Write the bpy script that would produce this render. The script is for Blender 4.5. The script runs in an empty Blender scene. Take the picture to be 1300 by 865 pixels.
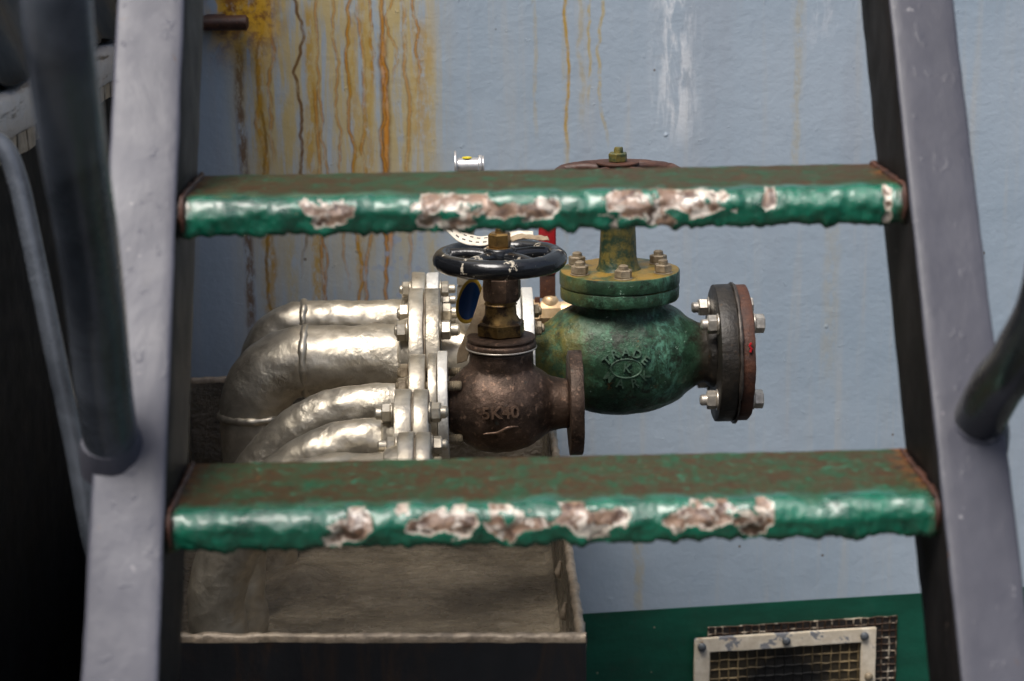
import bpy, bmesh, math, random
from mathutils import Vector, Matrix, Euler, noise
from mathutils.bvhtree import BVHTree
R = math.radians
random.seed(7)
scn = bpy.context.scene
col = scn.collection

# ------------------------------------------------------------------ camera
cd = bpy.data.cameras.new('camera'); cam = bpy.data.objects.new('camera', cd); col.objects.link(cam)
def cam_matrix(pitch, yaw, roll):
    p, y, r = R(pitch), R(yaw), R(roll)
    fw = Vector((math.sin(y)*math.cos(p), math.cos(y)*math.cos(p), -math.sin(p)))
    rt = Vector((math.cos(y), -math.sin(y), 0)); up = rt.cross(fw)
    r2 = rt*math.cos(r)+up*math.sin(r); u2 = up*math.cos(r)-rt*math.sin(r)
    return Matrix(((r2.x, u2.x, -fw.x, 0), (r2.y, u2.y, -fw.y, 0), (r2.z, u2.z, -fw.z, 0), (0, 0, 0, 1)))
cam.matrix_world = Matrix.Translation((0, 0, 1.5)) @ cam_matrix(13.7, 1.1, -0.9)
cd.sensor_width = 36; cd.lens = 2400/1300*36; cd.clip_start = 0.05; cd.clip_end = 300
cd.dof.use_dof = True; cd.dof.focus_distance = 2.36; cd.dof.aperture_fstop = 6.3; cd.dof.aperture_blades = 8
scn.camera = cam

# ------------------------------------------------------------------ sky, sun, exposure
SUN_EL, SUN_AZ = 62, 216          # azimuth clockwise from +Y
w = bpy.data.worlds.new('World'); scn.world = w; w.use_nodes = True
nt = w.node_tree; bg = nt.nodes['Background']
sky = nt.nodes.new('ShaderNodeTexSky'); sky.sky_type = 'NISHITA'; sky.sun_disc = False
sky.sun_elevation = R(SUN_EL); sky.sun_rotation = R(SUN_AZ); sky.dust_density = 5.0; sky.air_density = 1.0; sky.ozone_density = 0.6
nt.links.new(sky.outputs[0], bg.inputs[0]); bg.inputs[1].default_value = 0.055
sl = bpy.data.lights.new('sun', 'SUN'); sl.energy = 1.5; sl.angle = R(32); sl.color = (1, .97, .93)
so = bpy.data.objects.new('sun', sl); col.objects.link(so)
sd = Vector((math.sin(R(SUN_AZ))*math.cos(R(SUN_EL)), math.cos(R(SUN_AZ))*math.cos(R(SUN_EL)), math.sin(R(SUN_EL))))
so.rotation_euler = sd.to_track_quat('Z', 'Y').to_euler(); so.location = (2, -3, 5)
vs = scn.view_settings; vs.view_transform = 'Standard'; vs.look = 'None'; vs.gamma = 1; vs.use_curve_mapping = False
vs.exposure = 1.38

# ------------------------------------------------------------------ material helper
class NT:
    def __init__(s, name):
        s.m = bpy.data.materials.new(name); s.m.use_nodes = True; s.t = s.m.node_tree
        s.b = s.t.nodes['Principled BSDF']; s.co = s.t.nodes.new('ShaderNodeTexCoord').outputs['Object']
    def n(s, typ, **k):
        x = s.t.nodes.new(typ)
        for a, v in k.items(): setattr(x, a, v)
        return x
    def L(s, a, b): s.t.links.new(a, b)
    def put(s, sock, v):
        if hasattr(v, 'links') or isinstance(v, bpy.types.NodeSocket): s.L(v, sock)
        elif isinstance(v, (tuple, list)) and len(v) == 3 and sock.type == 'RGBA': sock.default_value = (*v, 1)
        else: sock.default_value = v
    def math(s, op, a, b=0.0, c=None, clamp=False):
        x = s.n('ShaderNodeMath', operation=op); x.use_clamp = clamp
        s.put(x.inputs[0], a); s.put(x.inputs[1], b)
        if c is not None: s.put(x.inputs[2], c)
        return x.outputs[0]
    def sm(s, v, a, b):                      # smoothstep a..b -> 0..1 (a may exceed b)
        x = s.n('ShaderNodeMapRange', interpolation_type='SMOOTHSTEP')
        s.put(x.inputs['Value'], v)
        if a < b: lo, hi, t0, t1 = a, b, 0, 1
        else: lo, hi, t0, t1 = b, a, 1, 0
        x.inputs['From Min'].default_value = lo; x.inputs['From Max'].default_value = hi
        x.inputs['To Min'].default_value = t0; x.inputs['To Max'].default_value = t1
        return x.outputs[0]
    def map(s, scale=(1, 1, 1), loc=(0, 0, 0), vec=None):
        x = s.n('ShaderNodeMapping'); s.L(vec or s.co, x.inputs[0])
        x.inputs['Scale'].default_value = scale; x.inputs['Location'].default_value = loc
        return x.outputs[0]
    def noise(s, scale, detail=4, rough=.55, dist=0, vec=None):
        x = s.n('ShaderNodeTexNoise'); s.L(vec or s.co, x.inputs['Vector'])
        x.inputs['Scale'].default_value = scale; x.inputs['Detail'].default_value = detail
        x.inputs['Roughness'].default_value = rough; x.inputs['Distortion'].default_value = dist
        return x.outputs[0]
    def vor(s, scale, vec=None, feature='F1', rnd=1.0):
        x = s.n('ShaderNodeTexVoronoi', feature=feature); s.L(vec or s.co, x.inputs['Vector'])
        x.inputs['Scale'].default_value = scale; x.inputs['Randomness'].default_value = rnd
        return x.outputs[0]
    def mix(s, f, a, b):
        x = s.n('ShaderNodeMix', data_type='RGBA'); s.put(x.inputs[0], f); s.put(x.inputs[6], a); s.put(x.inputs[7], b)
        return x.outputs[2]
    def sep(s, v=None):
        x = s.n('ShaderNodeSeparateXYZ'); s.L(v or s.co, x.inputs[0]); return x.outputs
    def comb(s, x, y, z):
        c = s.n('ShaderNodeCombineXYZ'); s.put(c.inputs[0], x); s.put(c.inputs[1], y); s.put(c.inputs[2], z); return c.outputs[0]
    def attr(s, name):
        x = s.n('ShaderNodeAttribute', attribute_name=name); return x.outputs['Fac']
    def bump(s, h, strength=.5, dist=.002, prev=None):
        x = s.n('ShaderNodeBump'); s.L(h, x.inputs['Height']); x.inputs['Strength'].default_value = strength
        x.inputs['Distance'].default_value = dist
        if prev: s.L(prev, x.inputs['Normal'])
        return x.outputs[0]
    def out(s, color=None, metal=None, rough=None, normal=None, spec=None, coat=None):
        for nme, v in (('Base Color', color), ('Metallic', metal), ('Roughness', rough), ('Normal', normal), ('Specular IOR Level', spec), ('Coat Weight', coat)):
            if v is not None: s.put(s.b.inputs[nme], v)
        return s.m
    def seed(s):                              # different for every object
        return s.n('ShaderNodeObjectInfo').outputs['Random']

def simple(name, color, rough=.5, metal=0., var=.25, scale=40, bump=.3, bscale=90, bdist=.001, spec=None):
    s = NT(name); f = s.noise(scale, 5, .6)
    c = s.mix(s.sm(f, .3, .7), tuple(x*(1-var) for x in color), tuple(min(1, x*(1+var)) for x in color))
    r = s.math('MULTIPLY_ADD', s.noise(scale*1.7, 3), .3, rough-.15)
    return s.out(c, metal, r, s.bump(s.noise(bscale, 4), bump, bdist), spec)

M = {}
# aluminium-coloured brush paint, thick and rippled
def silver_mat(name, a, b, dirt, rough=.34, metal=.75, dirtlo=.58, dirthi=.8):
    s = NT(name)
    f = s.noise(28, 6, .6, 1.0)
    c = s.mix(s.sm(f, .3, .72), a, b)
    d = s.noise(11, 7, .68)
    d2 = s.math('MULTIPLY', s.sm(d, dirtlo, dirthi), .8)
    c = s.mix(d2, c, dirt)
    sp = s.sm(s.noise(300, 2), .74, .8)
    c = s.mix(s.math('MULTIPLY', sp, .6), c, (.05, .035, .02))
    n1 = s.noise(70, 3, .6, 2.2); n2 = s.noise(210, 3, .6, .6)
    n1 = s.noise(42, 5, .62, 1.2); wr = s.math('MULTIPLY', s.noise(120, 4, .65, .9), s.sm(s.noise(13, 4, .6), .45, .66)); nb = s.bump(n1, .17, .004); nb = s.bump(wr, .7, .0026, nb); nb = s.bump(n2, .22, .001, nb)
    r = s.math('MULTIPLY_ADD', s.noise(35, 4), .2, rough-.1)
    return s.out(c, metal, r, nb)
M['silver'] = silver_mat('aluminium_paint', (.50, .445, .35), (.72, .655, .535), (.11, .078, .046), .39, .78, .52, .74)
M['silver_bright'] = silver_mat('bright_aluminium_paint', (.70, .68, .62), (.82, .80, .74), (.36, .30, .22), .4, .35, .6, .85)
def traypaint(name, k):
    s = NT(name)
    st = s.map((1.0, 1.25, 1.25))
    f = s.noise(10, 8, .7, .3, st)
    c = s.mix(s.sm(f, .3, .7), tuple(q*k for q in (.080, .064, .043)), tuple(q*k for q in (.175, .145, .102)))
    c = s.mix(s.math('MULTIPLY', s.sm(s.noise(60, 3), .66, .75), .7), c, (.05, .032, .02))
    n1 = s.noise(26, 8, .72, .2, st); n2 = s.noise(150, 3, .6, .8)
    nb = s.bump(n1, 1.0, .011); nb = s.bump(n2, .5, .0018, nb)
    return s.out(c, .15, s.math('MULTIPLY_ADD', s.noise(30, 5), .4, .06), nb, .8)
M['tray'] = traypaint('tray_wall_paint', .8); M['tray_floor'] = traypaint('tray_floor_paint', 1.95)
def trayfront():
    s = NT('tray_front_paint')
    c = s.mix(s.sm(s.noise(9, 6, .65, 1, s.map((2.5, 1, .5))), .48, .72), (.006, .007, .010), (.030, .016, .010))
    return s.out(c, 0, s.math('MULTIPLY_ADD', s.noise(30, 4), .3, .4), s.bump(s.noise(45, 5), .5, .002))
M['tray_front'] = trayfront()
M['rim'] = simple('rim_edge_paint', (.28, .225, .165), .4, .2, .35, 60, .8, 120, .002)

def bronze():
    s = NT('bronze_cast')
    x, y, z = s.sep()
    c = s.mix(s.sm(s.noise(24, 7, .68), .34, .66), (.040, .026, .018), (.130, .084, .060))
    c = s.mix(s.math('MULTIPLY', s.sm(s.noise(120, 3, .6), .56, .72), .75), c, (.30, .185, .125))
    c = s.mix(s.math('MULTIPLY', s.sm(s.noise(70, 5, .7), .62, .75), .55), c, (.05, .085, .075))
    c = s.mix(s.math('MULTIPLY', s.sm(s.noise(190, 2), .68, .74), .6), c, (.012, .01, .008))
    nb = s.bump(s.noise(250, 4, .7), .75, .0013)
    return s.out(c, .62, s.math('MULTIPLY_ADD', s.noise(60, 4), .32, .30), nb)
M['bronze'] = bronze()
def brass(name, a, b, dark, rough=.38, metal=.8, lo=.45, hi=.65):
    s = NT(name)
    c = s.mix(s.sm(s.noise(55, 5, .65), .3, .7), a, b)
    c = s.mix(s.sm(s.noise(35, 6, .7), lo, hi), c, dark)
    return s.out(c, metal, s.math('MULTIPLY_ADD', s.noise(70, 3), .3, rough-.12), s.bump(s.noise(220, 3), .4, .0008))
M['brass_dirty'] = brass('dirty_brass', (.17, .10, .035), (.34, .21, .07), (.055, .035, .02), .36, .75, .48, .62)
M['brass'] = brass('ball_valve_brass', (.62, .42, .22), (.78, .58, .36), (.30, .16, .06), .4, .6, .62, .8)
def greenpatina():
    s = NT('green_patina')
    x, y, z = s.sep()
    base = s.mix(s.sm(s.noise(18, 7, .7), .3, .68), (.010, .024, .012), (.030, .080, .042))
    base = s.mix(s.math('MULTIPLY', s.sm(s.noise(48, 8, .8), .50, .64), .8), base, (.060, .165, .095))
    # turquoise run on the shoulder
    v = s.math('MULTIPLY', s.sm(s.math('ABSOLUTE', s.math('SUBTRACT', x, .055)), .045, .0), s.sm(s.noise(70, 5, .8, .5, s.map((1, 1, .45))), .46, .62))
    base = s.mix(s.math('MULTIPLY', v, .6), base, (.12, .32, .22))
    base = s.mix(s.sm(s.noise(120, 4, .75), .665, .70), base, (.40, .56, .44))
    base = s.mix(s.math('MULTIPLY', s.sm(s.noise(34, 7, .75), .52, .63), .8), base, (.014, .011, .007))
    base = s.mix(s.math('MULTIPLY', s.sm(s.noise(44, 6, .75, 0, s.map((1, 1, 1), (9, 2, 4))), .60, .68), .7), base, (.13, .065, .018))
    # ochre grime near the inlet side and on upward faces
    g = s.n('ShaderNodeNewGeometry'); up = s.sep(g.outputs['Normal'])[2]
    oc = s.math('MULTIPLY', s.sm(x, -.035, -.09), s.sm(s.noise(30, 6, .7), .35, .6))
    base = s.mix(s.math('MULTIPLY', oc, .8), base, (.17, .135, .02))
    ou = s.math('MULTIPLY', s.math('MULTIPLY', s.sm(up, .9, .99), s.sm(z, .095, .105)), s.sm(s.noise(26, 5, .6), .35, .6))
    base = s.mix(s.math('MULTIPLY', ou, .9), base, (.34, .20, .03))
    # bare brown neck at the outlet
    nk = s.sm(x, .092, .112)
    base = s.mix(s.math('MULTIPLY', nk, .88), base, (.030, .019, .014))
    nb = s.bump(s.noise(240, 4, .7), .7, .0014); nb = s.bump(s.noise(45, 4), .3, .002, nb)
    return s.out(base, .25, s.math('MULTIPLY_ADD', s.noise(50, 4), .35, .27), nb)
M['green_valve'] = greenpatina()
def neckgreen():
    s = NT('green_ochre_patina')
    c = s.mix(s.sm(s.noise(60, 6, .75), .38, .62), (.018, .045, .026), (.155, .125, .03))
    c = s.mix(s.sm(s.noise(170, 3, .7), .64, .72), c, (.28, .25, .10))
    return s.out(c, .1, .5, s.bump(s.noise(160, 4), .7, .0016))
M['neck'] = neckgreen()
def rust(name, a, b, c3, rough=.65, metal=0):
    s = NT(name)
    c = s.mix(s.sm(s.noise(35, 7, .7), .32, .65), a, b)
    c = s.mix(s.math('MULTIPLY', s.sm(s.noise(110, 4, .7), .6, .72), .8), c, c3)
    return s.out(c, metal, s.math('MULTIPLY_ADD', s.noise(60, 3), .25, rough-.12), s.bump(s.noise(150, 5), .7, .0016))
M['letter_green'] = rust('green_relief', (.040, .075, .048), (.065, .12, .08), (.15, .21, .14), .45, .1)
M['letter_bronze'] = rust('bronze_relief', (.14, .085, .055), (.22, .14, .095), (.34, .22, .15), .4, .5)
M['rust'] = rust('rusty_steel', (.028, .010, .006), (.072, .024, .010), (.16, .055, .016))
M['rust_dark'] = rust('dark_rust', (.030, .013, .009), (.075, .030, .018), (.15, .06, .03), .55)
M['grey_iron'] = rust('grey_flange_iron', (.010, .008, .006), (.026, .021, .015), (.07, .038, .016), .5, .15)
M['steel'] = simple('bright_nut_steel', (.48, .44, .38), .35, .7, .3, 90, .3, 200, .0006)
M['steel_dark'] = simple('dark_stud_steel', (.06, .05, .042), .45, .5, .4, 90, .3, 200, .0006)
M['nut_cream'] = rust('weathered_nut', (.16, .12, .075), (.34, .28, .19), (.10, .06, .03), .5, .3)

def blackwheel():
    s = NT('black_wheel_enamel')
    ch = s.math('MULTIPLY', s.sm(s.noise(40, 5, .7), .59, .605), s.sm(s.noise(15, 3), .46, .54))
    c = s.mix(ch, (.010, .011, .013), (.52, .46, .36))
    c = s.mix(s.sm(s.noise(210, 2), .73, .76), c, (.4, .36, .3))
    return s.out(c, 0, s.math('MULTIPLY_ADD', ch, .4, .2), s.bump(s.noise(90, 4), .35, .0015), .6)
M['black'] = blackwheel()

def wallpaint():
    s = NT('bulkhead_paint')
    x, y, z = s.sep()
    base = s.mix(s.sm(s.noise(2.2, 6, .6), .3, .7), (.275, .345, .415), (.350, .415, .482))
    base = s.mix(s.math('MULTIPLY', s.sm(s.noise(3.5, 4, .6, 0, s.map((3, 1, .35), (3, 0, 2)))
                , .5, .75), .45), base, (.30, .325, .37))
    # pale warm dust that runs downward
    dust = s.noise(14, 5, .65, .3, s.map((2.2, 1, .10), (1.3, 0, 0)))
    base = s.mix(s.math('MULTIPLY', s.sm(dust, .50, .74), .38), base, (.46, .42, .35))
    def wob(seed, freq, amp):
        v = s.comb(seed*7.31, 0.0, z)
        return s.math('MULTIPLY', s.math('SUBTRACT', s.noise(freq, 3.5, .55, 0, v), .5), amp)
    def PX(px): return -.134+(px-490)*.001255
    def PZ(py): return 1.331-py*.00123
    # broad tan wash under the rusty edge
    hm = s.noise(30, 6, .7, .4, s.map((2.0, 1, .16)))
    wash = s.math('MULTIPLY', s.math('MULTIPLY', s.sm(x, PX(285), PX(330)), s.sm(x, PX(585), PX(520))), s.sm(z, PZ(520), PZ(120)))
    wash = s.math('MULTIPLY', wash, s.sm(hm, .34, .58))
    base = s.mix(s.math('MULTIPLY', wash, .95), base, (.44, .345, .155))
    hot = s.math('MULTIPLY', s.math('MULTIPLY', s.sm(x, PX(262), PX(300)), s.sm(x, PX(385), PX(335))), s.sm(z, PZ(105), PZ(20)))
    hot = s.math('MULTIPLY', hot, s.sm(s.noise(26, 6, .7, .6, s.map((1.3, 1, .7))), .34, .52))
    rust_total = None
    # px, top, bottom, half width (px), strength, wobble amp (px), colour
    O = (.40, .165, .006); Dk = (.12, .052, .006); T = (.40, .235, .018); G = (.43, .32, .10); Br = (.52, .20, .012)
    ST = [(313, 60, 400, 8, .85, 6, Dk), (338, -40, 400, 3.0, 1.0, 22, Dk), (336, -40, 300, 5, .8, 22, O),
          (366, 130, 400, 9, .45, 10, G), (384, -40, 260, 3.2, .95, 26, Dk), (398, 20, 420, 7, .8, 14, T), (404, 120, 400, 4, .75, 10, O),
          (448, -40, 390, 3.4, .95, 18, O), (452, 30, 330, 7, .55, 14, T), (474, -40, 130, 3, .85, 24, O),
          (489, 60, 250, 8, .95, 14, Br), (486, -40, 400, 4, .95, 22, O), (500, -40, 120, 3, .8, 30, O), (512, -40, 260, 14, .42, 16, G),
          (536, 40, 210, 14, .62, 16, T), (528, -40, 130, 3, .75, 26, O), (545, 90, 400, 8, .4, 12, G), (338, -40, 420, 9, .6, 22, T), (410, -40, 380, 3, .7, 20, O), (430, -30, 300, 3, .65, 24, O), (462, 20, 420, 4, .7, 18, O), (470, -40, 260, 6, .6, 20, T), (518, -20, 300, 4, .6, 20, O), (350, -40, 230, 4, .7, 24, O), 
          (677, -30, 210, 3, .35, 8, G), (716, -40, 232, 2.4, .95, 10, T), (714, -40, 380, 4, .3, 10, G),
          (737, -30, 190, 4, .42, 16, G), (744, -40, 160, 2.4, .75, 16, G), (762, -40, 215, 2.6, .7, 18, G), 
          (1010, -30, 330, 6, .32, 14, G), 
          (1060, 250, 560, 12, .2, 14, G), (808, 690, 860, 7, .4, 10, G), ]
    br = s.noise(85, 7, .75, 0, s.map((1, 1, .4)))
    brk = s.sm(br, .36, .56)
    ST = [(px, t, (b+110 if 290 < px < 575 and b > 245 else b), hw*(.8 if colr in (O, Dk, Br) else 1), k, am, colr) for px, t, b, hw, k, am, colr in ST]
    for i, (px, t, b, hw, k, am, colr) in enumerate(ST):
        d = s.math('ABSOLUTE', s.math('SUBTRACT', s.math('SUBTRACT', x, PX(px)), wob(i+1, 9.5, am*2*.001255)))
        m = s.sm(d, hw*.001255*1.35, hw*.001255*.25)
        zz = s.math('MULTIPLY', s.sm(z, PZ(b), PZ(b-(b-t)*.28)), s.sm(z, PZ(t-18), PZ(t+6)))
        m = s.math('MULTIPLY', s.math('MULTIPLY', m, zz), s.math('MULTIPLY', brk, k) if k < .9 else s.math('MULTIPLY', s.math('MULTIPLY_ADD', brk, .5, .5), k))
        if colr in (O, Br):                      # runs dry darker along their edges
            colr = s.mix(s.sm(d, hw*.001255*.15, hw*.001255*.75), colr, (.13, .058, .008))
        base = s.mix(m, base, colr)
    base = s.mix(hot, base, s.mix(s.sm(s.noise(40, 5, .7), .42, .6), (.62, .34, .015), (.24, .095, .010)))
    # washed-out round spots where the stain has lifted
    vz = s.vor(58)
    sp = s.math('MULTIPLY', s.sm(vz, .30, .22), s.math('MULTIPLY', s.math('MULTIPLY', s.sm(x, PX(440), PX(490)), s.sm(x, PX(570), PX(540))), s.math('MULTIPLY', s.sm(z, PZ(420), PZ(380)), s.sm(z, PZ(285), PZ(310)))))
    base = s.mix(s.math('MULTIPLY', sp, .75), base, (.27, .32, .41))
    # chalky white run
    wx = s.math('SUBTRACT', s.math('SUBTRACT', x, PX(853)), wob(55, 6, .03))
    wm = s.math('MULTIPLY', s.sm(s.math('ABSOLUTE', wx), .052, .004), s.math('MULTIPLY', s.sm(z, PZ(215), PZ(150)), 1.0))
    wm = s.math('MULTIPLY', wm, s.sm(s.noise(34, 7, .72, .6, s.map((1.6, 1, .28), (4, 0, 0))), .44, .60))
    base = s.mix(s.math('MULTIPLY', wm, .7), base, (.70, .72, .74))
    wm2 = s.math('MULTIPLY', s.math('MULTIPLY', s.sm(x, PX(985), PX(1030)), s.sm(x, PX(1110), PX(1060))), s.sm(z, PZ(110), PZ(20)))
    wm2 = s.math('MULTIPLY', wm2, s.sm(s.noise(22, 6, .7, .6, s.map((1.2, 1, .45))), .5, .62))
    base = s.mix(s.math('MULTIPLY', wm2, .45), base, (.56, .59, .63))
    # flecks
    fl = s.math('MULTIPLY', s.sm(s.vor(16), .055, .03), 1.0)
    base = s.mix(s.math('MULTIPLY', fl, .8), base, (.10, .075, .05))
    nb = s.bump(s.noise(110, 4, .6), .38, .0018)
    nb = s.bump(s.noise(22, 3, .5), .35, .004, nb)
    bl = s.math('MULTIPLY', s.sm(s.vor(21, s.map((1, 1, 1), (5.2, 0, 3.1))), .10, .02), s.sm(s.noise(17, 3), .5, .7))
    nb = s.bump(bl, .8, .0025, nb); pk = s.sm(s.noise(38, 6, .7), .62, .72); nb = s.bump(pk, .5, .0015, nb)
    return s.out(base, 0, s.math('MULTIPLY_ADD', s.noise(20, 4), .2, .40), nb)
M['wall'] = wallpaint()
def bandpaint():
    s = NT('green_band_paint')
    c = s.mix(s.sm(s.noise(12, 6, .65, 0, s.map((.6, 1, 2))), .35, .7), (.0015, .050, .029), (.003, .078, .047))
    c = s.mix(s.math('MULTIPLY', s.sm(s.noise(9, 8, .75, .3, s.map((1.5, 1, 1))), .56, .70), .5), c, (.03, .045, .035)); c = s.mix(s.sm(s.noise(70, 5, .75, 0, s.map((.3, 1, 1))), .70, .73), c, (.10, .13, .10))
    c = s.mix(s.sm(s.vor(24), .05, .03), c, (.2, .2, .14))
    return s.out(c, 0, s.math('MULTIPLY_ADD', s.noise(20, 4), .25, .38), s.bump(s.noise(100, 4), .4, .0015))
M['band'] = bandpaint()
def stringerpaint(name, dk):
    s = NT(name)
    v = s.map((1.3, 1, .8))
    c = s.mix(s.sm(s.noise(9, 7, .68, .3, v), .3, .7), tuple(q*dk for q in (.145, .149, .190)), tuple(q*dk for q in (.200, .204, .250)))
    c = s.mix(s.math('MULTIPLY', s.sm(s.noise(60, 5, .7), .66, .72), .6), c, (.36, .35, .36))
    c = s.mix(s.math('MULTIPLY', s.sm(s.noise(26, 6, .75), .64, .72), .5), c, (.05, .048, .05))
    nb = s.bump(s.noise(12, 4, .55, .3, v), .4, .005); nb = s.bump(s.noise(120, 3), .12, .001, nb); nb = s.bump(s.sm(s.noise(55, 5, .6), .6, .7), .25, .0015, nb)
    c = s.mix(s.sm(s.noise(34, 6, .75, .2, s.map((1, 1, .3), (7, 0, 0))), .66, .69), c, (.09, .05, .03));
    return s.out(c, 0, s.math('MULTIPLY_ADD', s.noise(16, 4, .6), .3, .25), nb, .5 if dk > .6 else .3)
M['stringer'] = stringerpaint('ladder_grey_paint', .50); M['stringer2'] = stringerpaint('ladder_darker_grey', .38)  # same grey recipe, darker for the right side rail
def webdark():
    s = NT('stringer_web_dark')
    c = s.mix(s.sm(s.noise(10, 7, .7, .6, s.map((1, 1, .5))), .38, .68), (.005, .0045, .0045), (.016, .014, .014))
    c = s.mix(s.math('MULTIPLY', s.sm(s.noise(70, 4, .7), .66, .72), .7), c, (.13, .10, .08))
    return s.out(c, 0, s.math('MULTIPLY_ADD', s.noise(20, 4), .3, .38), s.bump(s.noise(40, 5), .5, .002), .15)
M['web'] = webdark()
def railpaint(name, k):
    s = NT(name)
    c = s.mix(s.sm(s.noise(14, 6, .65, 1), .3, .7), tuple(q*k for q in (.018, .021, .026)), tuple(q*k for q in (.044, .050, .060)))
    return s.out(c, 0, s.math('MULTIPLY_ADD', s.noise(18, 5, .65), .3, .10), s.bump(s.noise(22, 5), .25, .004), .7)
M['rail'] = railpaint('handrail_black_paint', .55); M['rail_sheen_grey'] = railpaint('handrail_sheen_blue_grey', 2.0)  # sky sheen painted into the left rail's lighter blue-grey colour
def treadpaint():
    s = NT('tread_green_paint')
    g = s.mix(s.sm(s.noise(30, 6, .68), .3, .7), (.002, .066, .035), (.005, .165, .092))
    top = s.attr('top'); cv = s.attr('chip'); end = s.attr('endrust')
    grit = s.noise(230, 4, .75)
    f = s.math('MULTIPLY_ADD', s.math('SUBTRACT', grit, .5), .35, s.noise(34, 9, .82, .1, s.map((.8, 1, 1))))
    worn = s.mix(s.sm(f, .43, .66), (.058, .034, .016), (.012, .080, .038))
    worn = s.mix(s.math('MULTIPLY', s.sm(s.noise(110, 6, .8), .55, .66), .85), worn, (.028, .17, .10))
    worn = s.mix(s.math('MULTIPLY', s.sm(s.noise(95, 5, .78), .59, .70), .7), worn, (.15, .065, .024))
    worn = s.mix(s.sm(s.noise(150, 3, .7), .72, .75), worn, (.40, .34, .22))
    worn = s.mix(s.math('MULTIPLY', s.sm(grit, .44, .34), .6), worn, (.015, .012, .008))
    c = s.mix(top, g, worn)
    e2 = s.mix(s.sm(s.noise(70, 5, .7), .40, .62), (.030, .020, .016), (.17, .060, .018))
    c = s.mix(end, c, e2)
    # paint layers broken away: pale primer first, then rust, then bare bruised steel
    v = s.math('MULTIPLY_ADD', s.math('SUBTRACT', s.noise(70, 7, .75, .6), .5), .75, cv)
    on = s.sm(cv, .02, .06)
    l1 = s.math('MULTIPLY', s.sm(v, .50, .515), on); l2 = s.math('MULTIPLY', s.sm(s.math('MULTIPLY_ADD', s.math('SUBTRACT', s.noise(26, 4, .7), .5), .9, v), .58, .62), on)
    primer = s.mix(s.sm(s.noise(45, 5, .7), .4, .65), (.66, .60, .50), (.46, .36, .28))
    rst = s.mix(s.sm(s.noise(52, 6, .75, .8), .40, .58), (.070, .032, .016), (.30, .19, .125))
    rst = s.mix(s.sm(s.noise(64, 5, .7, .5), .53, .59), rst, (.64, .57, .49))
    rst = s.mix(s.sm(s.noise(50, 5, .7, 1.0), .62, .67), rst, (.30, .115, .020))
    c = s.mix(l1, c, primer); c = s.mix(l2, c, rst)
    h = s.math('MULTIPLY_ADD', l1, -.5, s.math('MULTIPLY', l2, -.5))
    nb = s.bump(s.noise(60, 7, .70, .3), .5, .004); nb = s.bump(grit, .55, .002, nb); nb = s.bump(h, .7, .0015, nb)
    s.b.inputs['Coat Roughness'].default_value = .16
    r = s.math('ADD', s.math('MULTIPLY_ADD', top, .30, .22), s.math('MULTIPLY', l1, .15))
    return s.out(c, 0, r, nb, s.math('MULTIPLY_ADD', top, -.85, 1.0), s.math('MULTIPLY_ADD', top, -1.2, .7, True))
    
M['tread'] = treadpaint()
M['locker'] = simple('locker_black_paint', (.003, .0035, .0045), .65, 0, .4, 20, .4, 60, .002, .08)
def foil():
    s = NT('foil_tape')
    f = s.noise(30, 5, .7, 0, s.map((.6, .25, 3)))
    c = s.mix(s.sm(f, .55, .66), (.50, .50, .52), (.10, .095, .095))
    return s.out(c, .5, .35, s.bump(s.noise(60, 4, .6, 1), .8, .004))
M['foil'] = foil()
M['lid'] = simple('lid_rusty_top', (.10, .07, .05), .5, 0, .5, 25, .6, 60, .003)
M['tarp'] = simple('navy_tarpaulin', (.008, .012, .017), .5, 0, .3, 12, .4, 40, .003, .3)
M['deck'] = simple('deck_paint', (.035, .037, .036), .6, 0, .3, 3, .4, 60, .002)
M['deckhouse'] = simple('shade_blocker_paint', (.07, .075, .08), .5, 0, .3, 4, .4, 60, .002)  # for the two unseen light blockers
def framepaint():
    s = NT('grille_frame_paint')
    pa = s.math('MULTIPLY', s.sm(s.noise(20, 5, .65, .2), .57, .58), s.sm(s.sep()[2], .06, .10))
    c = s.mix(s.sm(s.noise(40, 6, .7), .35, .7), (.58, .50, .38), (.74, .67, .55))
    c = s.mix(pa, c, (.22, .225, .24))
    c = s.mix(s.sm(s.noise(22, 6, .75), .62, .70), c, (.36, .16, .03))
    return s.out(c, 0, .5, s.bump(s.noise(60, 5), .5, .002))
M['frame'] = framepaint()
def dark_centre_wire():
    s = NT('mesh_wire'); x, y, z = s.sep()
    d = s.math('SQRT', s.math('ADD', s.math('POWER', x, 2), s.math('POWER', z, 2)))
    d = s.math('MULTIPLY_ADD', s.noise(18, 5, .7), .07, d)
    c = s.mix(s.sm(s.noise(55, 5), .35, .65), (.12, .085, .04), (.42, .31, .16))
    return s.out(s.mix(s.sm(d, .095, .15), (.004, .004, .004), c), .3, .5)  # wires turn black around the middle
M['wire'] = dark_centre_wire()
M['wire2'] = brass('spare_mesh_wire', (.42, .34, .24), (.62, .55, .44), (.05, .025, .012), .45, .3, .36, .50)
def dark_centre():
    s = NT('duct_backing')
    x, y, z = s.sep()
    d = s.math('SQRT', s.math('ADD', s.math('POWER', x, 2), s.math('POWER', z, 2)))
    d = s.math('MULTIPLY_ADD', s.noise(18, 5, .7), .07, d)
    c = s.mix(s.sm(d, .085, .16), (.003, .003, .003), (.045, .034, .018))  # black round centre, brown further out
    return s.out(c, 0, .7, s.bump(s.noise(70, 4), .5, .002))
M['dark_centre'] = dark_centre()
M['dark_hole'] = simple('dark_bore', (.012, .010, .009), .7, 0, .2)
M['red'] = simple('red_lever_sleeve', (.30, .012, .016), .35, 0, .2, 40, .2)
M['bolt_grey'] = simple('grey_bolt_head', (.10, .11, .12), .4, .3, .3, 80, .3)
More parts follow.
